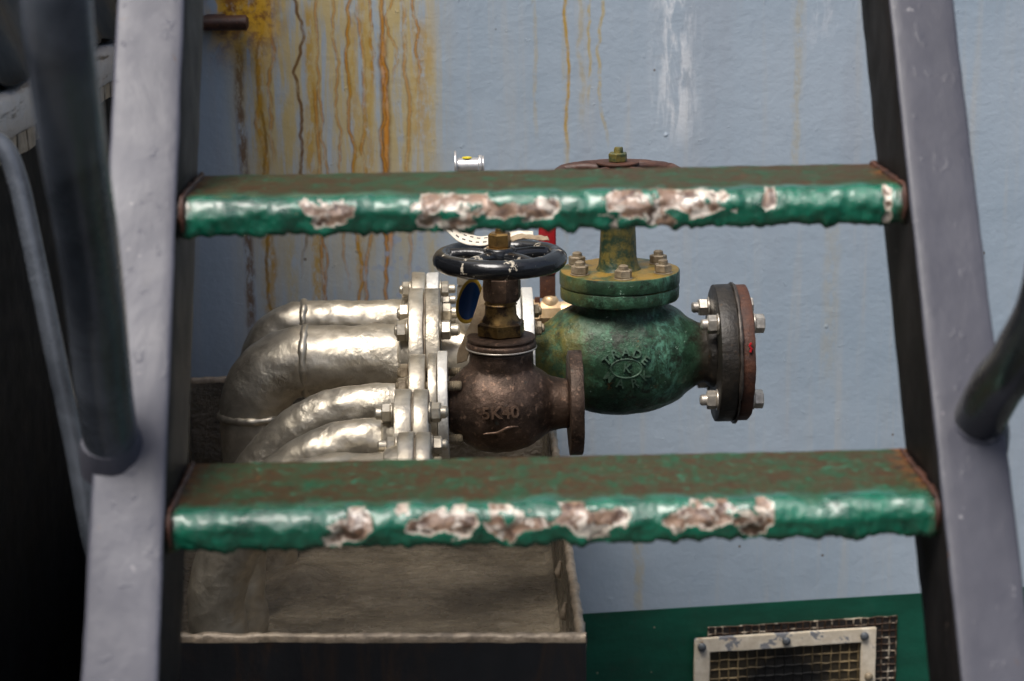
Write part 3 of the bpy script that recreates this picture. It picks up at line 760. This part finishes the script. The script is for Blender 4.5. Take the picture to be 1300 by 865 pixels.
# ------------------------------------------------------------------ bronze globe valve
bx, by = .030, 2.252
bv = thing('bronze_valve', (bx, by, .81), 'brown bronze globe valve with black handwheel and cast number', 'valve')
bm = NB()
lathe(bm, [(-.064, 0), (-.0635, .02), (-.058, .036), (-.046, .048), (-.03, .0565), (-.01, .0600), (.012, .0590), (.032, .053), (.048, .043), (.060, .034), (.075, .031), (.083, .031), (.083, 0)], 'x', (bx, by, ZP), 64)
lathe(bm, [(-.066, 0), (-.066, .034), (-.05, .034), (-.04, 0)], 'x', (bx, by, ZP), 48)
lathe(bm, [(-.02, 0), (-.02, .0395), (.072, .0395), (.072, 0)], 'z', (bx, by, ZP), 64)
bmo = fused(bm, .0026, 9, .6)
lump(bmo, .0009, 50, 3, 3)
for v in bmo.verts: v.co = v.co
bvh = BVHTree.FromBMesh(bmo)
body = build('body', bmo, 'bronze', bv, angle=80)
bm = NB(); vd = Vector((.01, 1, -.19)).normalized(); org = Vector((.0275, by, ZP))
stick(bm, text_mesh('5K40', .0205, 1.05), bvh, 0, -.006, R(2), .0036, vd, org)
pts = []
for k in range(25):
    t = k/24; X = -.021+.042*t; Z = -.0275+.0042*math.tanh((t-.5)*6)+.0006*math.sin(t*9)
    b2 = None; sidev = Vector((1, 0, 0)); upv = sidev.cross(vd).normalized()
    if upv.z < 0: upv = -upv
    h = bvh.ray_cast(org+sidev*X+upv*Z-vd*.5, vd)
    if h[0]: pts.append(h[0])
tube(bm, pts, .0016, 10, True, lambda t: .0009+.0011*math.sin(t*3.14))
build('raised_lettering', bm, 'letter_bronze', body, angle=30)
# open right flange, silver-painted left flange
bm = NB(); disc(bm, 'x', (0, by, ZP), .112, .1285, .065, .0015, 72, .021); lump(bm, .0006, 50, 6, 3); build('flange', bm, 'bronze', bv)
bm = NB(); disc(bm, 'x', (0, by, ZP), .1, .1105, .02, .001, 32); build('bore', bm, 'dark_hole', bv)
bm = NB(); disc(bm, 'x', (0, by, ZP), -.0605, -.0495, .0655, .0012); lump(bm, .0005, 50, 7, 3); build('gasket_ring', bm, 'silver', bv)
bm = NB(); disc(bm, 'x', (0, by, ZP), -.0485, -.0365, .0675, .001); lump(bm, .0006, 40, 8, 3); o = build('flange', bm, 'silver_bright', bv); o['label'] = 'bright silver painted flange'
# bonnet stack
bm = NB(); lathe(bm, [(.0745, .036), (.0715, .0405), (.0725, .0425), (.075, .0432), (.0785, .0432), (.0800, .0425), (.081, .0405), (.0825, .0405), (.0845, .0425), (.0865, .042), (.088, .038), (.0885, .022), (.0885, 0)], 'z', (bx, by, ZP), 80); lump(bm, .0004, 60, 2, 2)
build('collar', bm, 'bronze', bv, angle=50)
bm = NB(); lathe(bm, [(.0012*math.sin(a), .0428+.0012*math.cos(a)) for a in [2*math.pi*i/10 for i in range(10)]], 'z', (bx, by, ZP+.0735), 80, True); build('worn_edge', bm, 'white_edge', bv)
bm = NB(); prism(bm, 'z', (bx, by, ZP), .0880, .106, .0305, 6, .35); lump(bm, .0004, 60, 3, 2); build('bonnet_nut', bm, 'brass_dirty', bv, angle=30)
bm = NB(); lathe(bm, [(.105, .024), (.109, .0222), (.114, .0195), (.126, .0190), (.1275, .0205), (.129, .0190), (.134, .0190)], 'z', (bx, by, ZP), 40); lump(bm, .0004, 80, 4, 2); build('bonnet_neck', bm, 'brass_dirty', bv)
bm = NB(); prism(bm, 'z', (bx+.002, by, ZP), .132, .1635, .0235, 8, .2, .08); lump(bm, .0005, 60, 5, 2); build('gland_nut', bm, 'bronze', bv, angle=25)
bm = NB(); tube(bm, [(bx, by, ZP+.16), (bx, by, ZP+.175), (bx, by, ZP+.20)], .0072, 20); build('stem', bm, 'brass_dirty', bv)
wz = 1.053
hw = handwheel(bv, (bx, by, wz), .0695, .0122, 'black', 5, .02, .026, dish=-.002, flat=.98)
bm = NB(); disc(bm, 'z', (bx, by, wz), .012, .015, .0165, .0005, 28); prism(bm, 'z', (bx, by, wz), .0145, .0325, .0142, 6, .25); lathe(bm, [(.032, .0065), (.037, .006), (.0385, .004), (.0385, 0)], 'z', (bx+.001, by, wz), 16); lump(bm, .0006, 90, 5, 2)
build('wheel_nut', bm, 'brass_dirty', hw, angle=30)

# ------------------------------------------------------------------ green globe valve
gx, gy = .194, 2.49
gv = thing('green_valve', (gx, gy, .787), 'big green patinated globe valve with rusty blind flange and trade mark', 'valve')
bm = NB()
lathe(bm, [(-.122, 0), (-.122, .0395), (-.108, .041), (-.095, .049), (-.078, .063), (-.055, .074), (-.03, .0800), (.0, .0825), (.03, .0800), (.055, .074), (.078, .063), (.095, .049), (.108, .041), (.122, .0395), (.130, .0395), (.130, 0)], 'x', (gx, gy, ZP), 72)
lathe(bm, [(.02, 0), (.02, .066), (.055, .064), (.066, .060), (.082, .060), (.082, 0)], 'z', (gx, gy, ZP), 72)
bmo = fused(bm, .003, 8, .6); lump(bmo, .0012, 40, 9, 3)
bvh = BVHTree.FromBMesh(bmo)
gbody = build('body', bmo, 'green_valve', gv, angle=80)
bm = NB(); vd = Vector((.08, 1, -.24)).normalized(); org = Vector((.203, gy, .852))
def arc_text(txt, rx, rz, a0, a1, size, flip):
    n = len(txt)
    for i, ch in enumerate(txt):
        a = R(a0+(a1-a0)*i/(n-1)); x, y = rx*math.cos(a), rz*math.sin(a)
        t = math.atan2(rz*math.cos(a), -rx*math.sin(a))
        rot = t-math.pi if not flip else t
        if not flip: rot = math.atan2(-math.cos(a)*rz, math.sin(a)*rx)
        stick(bm, text_mesh(ch, size*1.08), bvh, x, y, rot*.75, .0042, vd, org)
arc_text('TRADE', .0285, .0215, 152, 30, .0150, False)
arc_text('MARK', .0285, .0215, 214, 332, .0150, True)
stick(bm, text_mesh('K', .0165), bvh, .001, 0, R(-8), .0038, vd, org)
def ringpts(rx, rz):
    sidev = Vector((1, 0, 0)); sidev = (sidev-vd*sidev.dot(vd)).normalized(); upv = sidev.cross(vd)
    if upv.z < 0: upv = -upv
    q = []
    for k in range(41):
        a = 2*math.pi*k/40; h = bvh.ray_cast(org+sidev*rx*math.cos(a)+upv*rz*math.sin(a)-vd*.5, vd)
        if h[0]: q.append(h[0])
    return q
tube(bm, ringpts(.0205, .0125), .0013, 8)
build('raised_lettering', bm, 'letter_green', gbody, angle=30)
bm = NB(); disc(bm, 'z', (gx, gy, ZP), .0800, .0985, .080, .0025); lump(bm, .0008, 40, 1, 3); build('body_flange', bm, 'green_valve', gv)
bm = NB(); disc(bm, 'z', (gx, gy, ZP), .0988, .119, .0808, .0025); lump(bm, .0008, 40, 2, 3); bf = build('bonnet_flange', bm, 'green_valve', gv)
off = wloc(gv)
bm = NB(); disc(bm, 'z', (0, 0, 0), 0, .0015, .0125, .0004, 24); prism(bm, 'z', (0, 0, 0), .0015, .0125, .0118, 6, .2); lathe(bm, [(.012, .0065), (.017, .0065), (.0185, .004), (.0185, 0)], 'z', (0, 0, 0), 16); lump(bm, .0006, 90, 2, 2)
bmesh.ops.recalc_face_normals(bm, faces=bm.faces)
bme = bpy.data.meshes.new('bonnet_bolt'); bm.to_mesh(bme); bm.free(); bme.materials.append(M['nut_cream'])
for f in bme.polygons: f.use_smooth = True
bme.set_sharp_from_angle(angle=R(32))
for k in range(6):
    a = R(270+60*k); o = bpy.data.objects.new('bonnet_bolt', bme); col.objects.link(o); o.parent = gv
    o.location = Vector((gx+.064*math.cos(a), gy+.064*math.sin(a), ZP+.1188))-off; o.rotation_euler = (0, 0, k*.4)
bm = NB(); lathe(bm, [(.118, .031), (.124, .0275), (.135, .0255), (.16, .0240), (.185, .0228), (.19, .0225), (.19, 0)], 'z', (gx-.002, gy, ZP), 48); lump(bm, .0009, 50, 3, 3); build('yoke', bm, 'neck', gv)
bm = NB(); prism(bm, 'z', (gx-.002, gy, ZP), .189, .207, .021, 6, .3); build('gland_nut', bm, 'brass_dirty', gv, angle=30)
bm = NB(); tube(bm, [(gx-.002, gy, ZP+.2), (gx-.002, gy, ZP+.23), (gx-.002, gy, ZP+.26)], .009, 20); build('stem', bm, 'rust', gv)
gwz = 1.121
gw = handwheel(gv, (gx-.002, gy, gwz), .0765, .0085, 'rust_dark', 5, .022, .016, dish=-.002, flat=.7)
bm = NB(); disc(bm, 'z', (gx-.002, gy, gwz), .0102, .0132, .0285, .001, 40); build('washer', bm, 'rust', gw)
bm = NB(); prism(bm, 'z', (gx-.002, gy, gwz), .013, .0255, .0130, 6, .3); lathe(bm, [(.025, .0062), (.029, .0062), (.0325, .005), (.033, 0)], 'z', (gx-.001, gy, gwz), 14); lump(bm, .0009, 80, 5, 2); build('wheel_nut', bm, 'neck', gw, angle=30)
# flanges of the green valve
bm = NB(); disc(bm, 'x', (0, gy, ZP), .0615, .0765, .0945, .0015); lump(bm, .0006, 40, 3, 3); o = build('flange', bm, 'silver_bright', gv); o['label'] = 'silver painted inlet flange'
bm = NB(); lathe(bm, [(.309, .0395), (.314, .045), (.320, .046), (.3215, .046)], 'x', (0, gy, ZP), 56); disc(bm, 'x', (0, gy, ZP), .3215, .3455, .0935, .002); lump(bm, .0008, 50, 4, 3); build('flange', bm, 'grey_iron', gv)
bm = NB(); disc(bm, 'x', (0, gy, ZP), .3457, .3492, .0965, .0006); lump(bm, .002, 30, 5, 3); build('gasket', bm, 'steel_dark', gv)
bm = NB(); disc(bm, 'x', (0, gy, ZP), .3495, .3665, .0925, .002); lump(bm, .001, 50, 6, 3); o = build('blind_flange', bm, 'rust', gv); o['label'] = 'rusty blind flange with a red paint mark'
bm = NB(); tube(bm, [(.3585, gy-.0918, .893), (.360, gy-.0916, .8975), (.3575, gy-.0914, .9015), (.3600, gy-.0912, .9055)], .0018, 8); build('paint_mark', bm, 'red', o)
mG = bolt_mesh('G', .0135, .0325, .0128, .013, .0075, .009, -.004, 'steel', .5)
bolts(gv, mG, .3350, gy, ZP, .0735, 4, 45)
mS = bolt_mesh('S', .0195, .0165, .0095, .007, .0060, .003, .004, 'nut_cream', .2)
bolts(gv, mS, .0610, gy, ZP, .073, 4, 45)

# ------------------------------------------------------------------ ball valve with red lever, behind
ball = thing('ball_valve', (.115, 2.71, .86), 'small brass ball valve with upright red lever behind the green valve', 'valve')
yb, zb = 2.71, .880
bm = NB(); disc(bm, 'x', (0, yb, .874), -.0715+.0, -.0535, .069, .002); lump(bm, .001, 40, 6, 3); o = build('flange', bm, 'silver_bright', ball)
bm = NB(); tube(bm, [(-.055, yb, .876), (-.02, yb, .876), (.04, yb, .879), (.085, yb, zb)], .0135, 24); lump(bm, .0008, 50, 1, 3); build('nipple', bm, 'silver', ball)
bm = NB(); prism(bm, 'x', (0, yb, zb), .080, .094, .0205, 6, .2); build('end_nut', bm, 'brass', ball, angle=30)
bm = NB(); prism(bm, 'x', (0, yb, zb), .0945, .124, .0185, 8, .2, .06); lathe(bm, [(.123, .016), (.132, .0175), (.150, .0165), (.165, .0145), (.21, .0145), (.21, 0)], 'x', (0, yb, zb), 32); lump(bm, .0005, 70, 1, 2); build('body', bm, 'brass', ball, angle=30)
bm = NB(); lathe(bm, [(.013, .012), (.020, .0125), (.025, .009), (.027, 0)], 'z', (.109, yb, zb), 28); build('stem_nut', bm, 'brass', ball)
bm = NB(); box(bm, (.094, yb-.0035, .903), (.117, yb+.0015, .94), .001); box(bm, (.086, yb-.006, .886), (.094, yb-.002, .905), .001); lump(bm, .0004, 50, 2, 2); build('lever', bm, 'rust', ball)
bm = NB(); box(bm, (.0930, yb-.006, .938), (.1185, yb+.004, 1.058), .0035, 3); build('lever_sleeve', bm, 'red', ball)

# ------------------------------------------------------------------ gauge cock standing on the spool
gc = thing('gauge_cock', (-.012, 2.475, .915), 'silver gauge cock with capped cylinder peeking above the upper green step', 'gauge')
cx, cy = -.012, 2.478
bm = NB(); prism(bm, 'z', (cx, cy, 0), .908, .930, .0165, 6, .3); prism(bm, 'z', (cx, cy, 0), .9305, .953, .0150, 6, .8); prism(bm, 'z', (cx, cy, 0), .9535, .974, .0135, 6, .1); prism(bm, 'z', (cx, cy, 0), .9745, .990, .0145, 6, .5); lump(bm, .0009, 60, 7, 3); build('nut_stack', bm, 'silver', gc, angle=35)
bm = NB(); tube(bm, [(cx, cy, .985), (cx+.004, cy, 1.03), (cx+.006, cy, 1.08), (cx+.008, cy, 1.128)], .0072, 20); build('stem', bm, 'silver', gc)
czz = 1.1335
bm = NB(); lathe(bm, [(-.0150, 0), (-.0150, .0115), (.0125, .0115), (.0125, 0)], 'x', (cx+.006, cy, czz), 40); o = build('cylinder', bm, 'capsteel', gc)
bm = NB(); disc(bm, 'x', (cx+.006, cy, czz), -.0185, -.0155, .0205, .0006, 40); build('end_plate', bm, 'capsteel', gc)
bm = NB(); disc(bm, 'x', (cx+.006, cy, czz), .0130, .0180, .0150, .0012, 40); disc(bm, 'x', (cx+.006, cy, czz), .0182, .0205, .0140, .0006, 40); build('end_ring', bm, 'capsteel', gc)
bm = NB(); lathe(bm, [(0, .0065), (.0012, .0062), (.0018, .003), (.002, 0)], 'z', (cx+.004, cy-.001, czz+.0112), 20); build('paint_dab', bm, 'yellow', o)

# ------------------------------------------------------------------ tags
def ribbon(name, pts, wv, mat, root, thick=.0008, seed=0):
    pts = smooth_path(pts, 10); n = len(pts); bm = NB(); L = bm.verts.layers.float.new('u'); L2 = bm.verts.layers.float.new('v'); rows = []
    for i, p in enumerate(pts):
        t = i/(n-1); ws = wv(t); row = []
        for k in range(9):
            v = k/8; q = p+ws*(v-.5)+Vector((0, 0, .0012*noise.noise(Vector((t*9, v*3, seed)))))
            b = bm.verts.new(q); b[L] = t; b[L2] = v; row.append(b)
        rows.append(row)
    for a, b in zip(rows, rows[1:]):
        for k in range(8): bm.faces.new((a[k], b[k], b[k+1], a[k+1]))
    o = build(name, bm, mat, root, angle=180)
    m = o.modifiers.new('thick', 'SOLIDIFY'); m.thickness = thick; m.offset = 0
    return o
tg = thing('strap_tag', (bx, by, 1.066), 'cream paper strap with black dashes lying across the black handwheel', 'tag')
ribbon('strap', [(-.052, by+.05, 1.103), (-.035, by+.036, 1.092), (-.016, by+.024, 1.0765), (.006, by+.022, 1.0715), (.030, by+.026, 1.0735), (.05, by+.026, 1.077), (.072, by+.026, 1.0765)],
       lambda t: Vector((.006*(1-t), .016, .011-.004*t)), 'tag', tg, .001, 1)
ribbon('strap_end', [(.044, by+.012, 1.0745), (.056, by+.010, 1.0785), (.072, by+.012, 1.0765), (.090, by+.020, 1.0735)], lambda t: Vector((-.002, .014, .003)), 'tail', tg, .001, 2)
ct = thing('curled_label', (.0, 2.30, .95), 'curled blue label with yellow border hanging beneath the black handwheel', 'label')
bm = NB(); L = bm.verts.layers.float.new('u'); rows = []
for i in range(15):
    row = []
    for k in range(40):
        r_, a_ = (i+.02)/14.02, 2*math.pi*k/40; x, z = r_*math.cos(a_), r_*math.sin(a_)
        q = Vector((-.008+.0165*x+.005*z, 2.300+.014*(1-x*x)-.012*max(0, x)**2, .988+.029*z))
        bb = bm.verts.new(q); bb[L] = r_; row.append(bb)
    rows.append(row)
bm.faces.new(rows[0])
for a, b in zip(rows, rows[1:]):
    for k in range(40): bm.faces.new((a[k], b[k], b[(k+1) % 40], a[(k+1) % 40]))
o = build('label_face', bm, 'curl', ct, angle=180)
if o.data.polygons[len(o.data.polygons)//2].normal.y > 0: o.data.flip_normals()
m = o.modifiers.new('thick', 'SOLIDIFY'); m.thickness = .0007; m.offset = 0
ribbon('rolled_edge', [(.014, 2.272, 1.026), (.009, 2.268, 1.0), (.001, 2.266, .972), (-.009, 2.266, .950), (-.016, 2.268, .934), (-.019, 2.270, .920)], lambda t: Vector((.006+.012*math.sin(t*2.6), -.004, .004)), 'tail', ct, .001, 4)

# ------------------------------------------------------------------ ventilation grille on the green band
gr = thing('vent_grille', wallpt(.512, .135, .0), 'cream framed wire mesh vent grille low on the green band', 'grille')
gr.rotation_euler = (0, 0, wa)
fx0, fx1, fz0, fz1, fwid = -.158, .158, -.14, .118, .026
def gl(name, bm, mat, parent=gr, **k): return local(name, bm, mat, parent, **k)
bm = NB()
# frame bars butted into one plate ring
def frame_ring(bm, y0, y1):
    o_ = [(fx0, fz0), (fx1, fz0), (fx1, fz1), (fx0, fz1)]; i_ = [(fx0+fwid, fz0+fwid), (fx1-fwid, fz0+fwid), (fx1-fwid, fz1-fwid), (fx0+fwid, fz1-fwid)]
    V = [[bm.verts.new((x, y, z)) for x, z in ring] for ring in (o_, i_) for y in (y0, y1)]
    of, ob, if_, ib = V[0], V[1], V[2], V[3]
    for k in range(4):
        j = (k+1) % 4
        bm.faces.new((of[k], of[j], if_[j], if_[k])); bm.faces.new((ob[k], ib[k], ib[j], ob[j]))
        bm.faces.new((of[k], ob[k], ob[j], of[j])); bm.faces.new((if_[k], if_[j], ib[j], ib[k]))
frame_ring(bm, -.020, -.014)
bmesh.ops.bevel(bm, geom=bm.edges[:], offset=.0012, segments=2, affect='EDGES')
bmesh.ops.subdivide_edges(bm, edges=[e for e in bm.edges if e.calc_length() > .05], cuts=14)
lump(bm, .0012, 30, 2, 3); fr = gl('frame', bm, 'frame', angle=50)
bm = NB(); box(bm, (fx0+.003, -.0135, fz0+.003), (fx0+.010, -.0072, fz1-.003)); box(bm, (fx1-.010, -.0135, fz0+.003), (fx1-.003, -.0072, fz1-.003)); box(bm, (fx0+.0102, -.0135, fz1-.010), (fx1-.0102, -.0072, fz1-.003)); box(bm, (fx0+.0102, -.0135, fz0+.003), (fx1-.0102, -.0072, fz0+.010)); gl('frame_box', bm, 'rust_dark')
bm = NB(); box(bm, (fx0+.0105, -.0085, fz0+.0105), (fx1-.0105, -.0078, fz1-.0105)); gl('backing', bm, 'dark_centre')
def mesh_sheet(x0, x1, z0, z1, y, sx, sz, r, seed):
    bm = NB(); rnd = random.Random(seed); n = int((x1-x0)/sx); 
    for i in range(n+1):
        x = x0+(x1-x0)*i/n; ph = i % 2
        tube(bm, [(x+rnd.uniform(-.0006, .0006), y+(.0012 if (k+ph) % 2 else -.0012), z0+(z1-z0)*k/16) for k in range(17)], r, 6)
    n = int((z1-z0)/sz)
    for j in range(n+1):
        z = z0+(z1-z0)*j/n; ph = j % 2
        tube(bm, [(x0+(x1-x0)*k/20, y+(.0012 if (k+ph) % 2 else -.0012)+.001, z+rnd.uniform(-.0006, .0006)) for k in range(21)], r, 6)
    return bm
o = gl('wire_mesh', mesh_sheet(fx0+.012, fx1-.012, fz0+.012, fz1-.012, -.0118, .0158, .0158, .0011, 1), 'wire'); o['kind'] = 'stuff'
sm = thing('mesh_offcut', wallpt(.545, .135, 0), 'dark rusty wire mesh sheet jutting out behind the cream grille frame', 'mesh')
sm.rotation_euler = (0, 0, wa)
bm = NB(); box(bm, (-.165, -.0026, -.16), (.165, -.0016, .128)); gl('mesh_backing', bm, 'dark_hole', sm)
o = gl('wire_mesh', mesh_sheet(-.165, .165, -.16, .130, -.0042, .0125, .0125, .0012, 2), 'wire2', sm); o['kind'] = 'stuff'
hb = NB(); lathe(hb, [(0, .0072), (.003, .0074), (.0055, .006), (.006, 0)], 'y', (0, 0, 0), 20)
for v in hb.verts: v.co.y = -v.co.y if v.co.y > 0 else v.co.y
bmesh.ops.recalc_face_normals(hb, faces=hb.faces); hme = bpy.data.meshes.new('frame_bolt'); hb.to_mesh(hme); hb.free(); hme.materials.append(M['bolt_grey'])
for f in hme.polygons: f.use_smooth = True
for k, (x, z) in enumerate(((.0, fz1-.013), (fx1-.022, fz1-.013), (fx0+.012, fz1-.014), (fx1-.012, .03), (fx0+.012, .03), (fx1-.012, -.07), (fx0+.012, -.07), (0, fz0+.013))):
    o = bpy.data.objects.new('frame_bolt', hme); col.objects.link(o); o.parent = fr; o.location = (x, -.0205, z)
    if k in (3, 4):
        o.data = hme.copy(); o.data.materials[0] = M['nut_cream']

# ------------------------------------------------------------------ locker, ledge, tarpaulin, bracket at the left
lk = thing('deck_locker', (-.85, 2.2, 0), 'tall black locker left of the ladder with a silver taped lid edge', 'locker')
bm = NB(); box(bm, (-1.5, 1.2, 0), (-.475, 2.80, 1.252), .004); build('body', bm, 'locker', lk)
bm = NB(); box(bm, (-1.5, 1.1, 1.2825), (-.460, 2.85, 1.300), .004); bmesh.ops.subdivide_edges(bm, edges=bm.edges[:], cuts=3); lump(bm, .003, 12, 2, 3); build('lid', bm, 'lid', lk)
bm = NB(); n = 120; rows = []
for i in range(n+1):
    y = 1.1+(2.85-1.1)*i/n; k = noise.fractal(Vector((y*14, 3, 0)), 1, 2, 4)
    rows.append([bm.verts.new(p) for p in ((-.475, y, 1.303+.002*k), (-.462, y, 1.303+.002*k), (-.4565, y, 1.296), (-.455+.003*k, y, 1.282), (-.4565, y, 1.262+.004*k), (-.461, y, 1.257+.004*k), (-.463, y, 1.282))])
for a, b in zip(rows, rows[1:]):
    for k in range(len(a)-1): bm.faces.new((a[k], b[k], b[k+1], a[k+1]))
o = build('lid_edge_tape', bm, 'foil', lk, angle=70)
bm = NB(); n = 60
for i in range(40):
    y = 1.12+i*.043; k = random.uniform(0, .006); box(bm, (-.472, y, 1.238-k), (-.4640, y+.036, 1.2555), .001, 1)
lump(bm, .0015, 40, 3, 2); build('lid_seal', bm, 'rim', lk)
tp = thing('tarpaulin', (-.75, 2.1, 1.3), 'dark navy tarpaulin heaped on the black locker', 'tarpaulin')
bm = NB(); NX, NY = 60, 90; g = []
for j in range(NY+1):
    row = []
    for i in range(NX+1):
        u, v = i/NX, j/NY; x = -1.5+u*1.035; y = 1.15+v*1.72
        ed = min(1, (1-u)*9)*min(1, u*6)*min(1, v*6)*min(1, (1-v)*12)
        h = 1.312+ed*(.28+.12*noise.fractal(Vector((x*4, y*4, 1)), 1, 2, 4))+.012*noise.noise(Vector((x*20, y*20, 3)))
        row.append(bm.verts.new((x+.03*noise.noise(Vector((y*9, 2, 0)))*u, y, h)))
    g.append(row)
for j in range(NY):
    for i in range(NX): bm.faces.new((g[j][i], g[j][i+1], g[j+1][i+1], g[j+1][i]))
o = build('cover', bm, 'tarp', tp, angle=180); m = o.modifiers.new('thick', 'SOLIDIFY'); m.thickness = .004
pf = thing('shade_platform', (-1.0, 2.3, 1.75), 'unseen grey steel landing added above the black locker for shade', 'platform')  # added above the view to shade the left wall and pipe elbows
bm = NB(); box(bm, (-1.7, 1.65, 1.75), (-.41, 2.88, 1.765), .002); build('plate', bm, 'deckhouse', pf)
for yy in (1.66, 2.25, 2.80):
    bm = NB(); box(bm, (-1.7, yy, 1.68), (-.42, yy+.012, 1.7485), .002); build('stiffener', bm, 'deckhouse', pf)
br = thing('wall_bracket', (-.37, 2.90, 1.30), 'rusty brown bar end on the bulkhead where the orange stains start', 'bracket')
bm = NB(); tube(bm, [(-.52, 2.880, 1.300), (-.45, 2.884, 1.2985), (-.36, 2.890, 1.297), (-.345, 2.891, 1.297), (-.338, 2.8915, 1.297), (-.334, 2.892, 1.297)], .014, 24, True, lambda t: .0145 if t < .85 else .0145-.007*(t-.85)/.15)

for v in bm.verts: v.co.z = 1.2975+(v.co.z-1.2975)*.78
lump(bm, .0015, 50, 2, 3); build('bar', bm, 'rust_dark', br)
bm = NB(); box(bm, (-.40, 2.893, 1.285), (-.37, 2.912, 1.309), .002); build('foot', bm, 'rust_dark', br)

# ------------------------------------------------------------------ corrugated hose at the right edge
hs = thing('corrugated_hose', (.62, 2.1, .0), 'dark ribbed hose at the right edge beside the ladder', 'hose')
pts = smooth_path([(.86, 2.1, .92), (.74, 2.1, .86), (.676, 2.1, .80), (.6655, 2.1, .755), (.676, 2.1, .70), (.74, 2.1, .62), (.9, 2.1, .30), (.95, 2.1, 0.0)], 40)
bm = NB(); tube(bm, pts, .02, 20, True, lambda t: .019+.0022*math.sin(t*2*math.pi*120)); build('tube', bm, 'hose', hs)
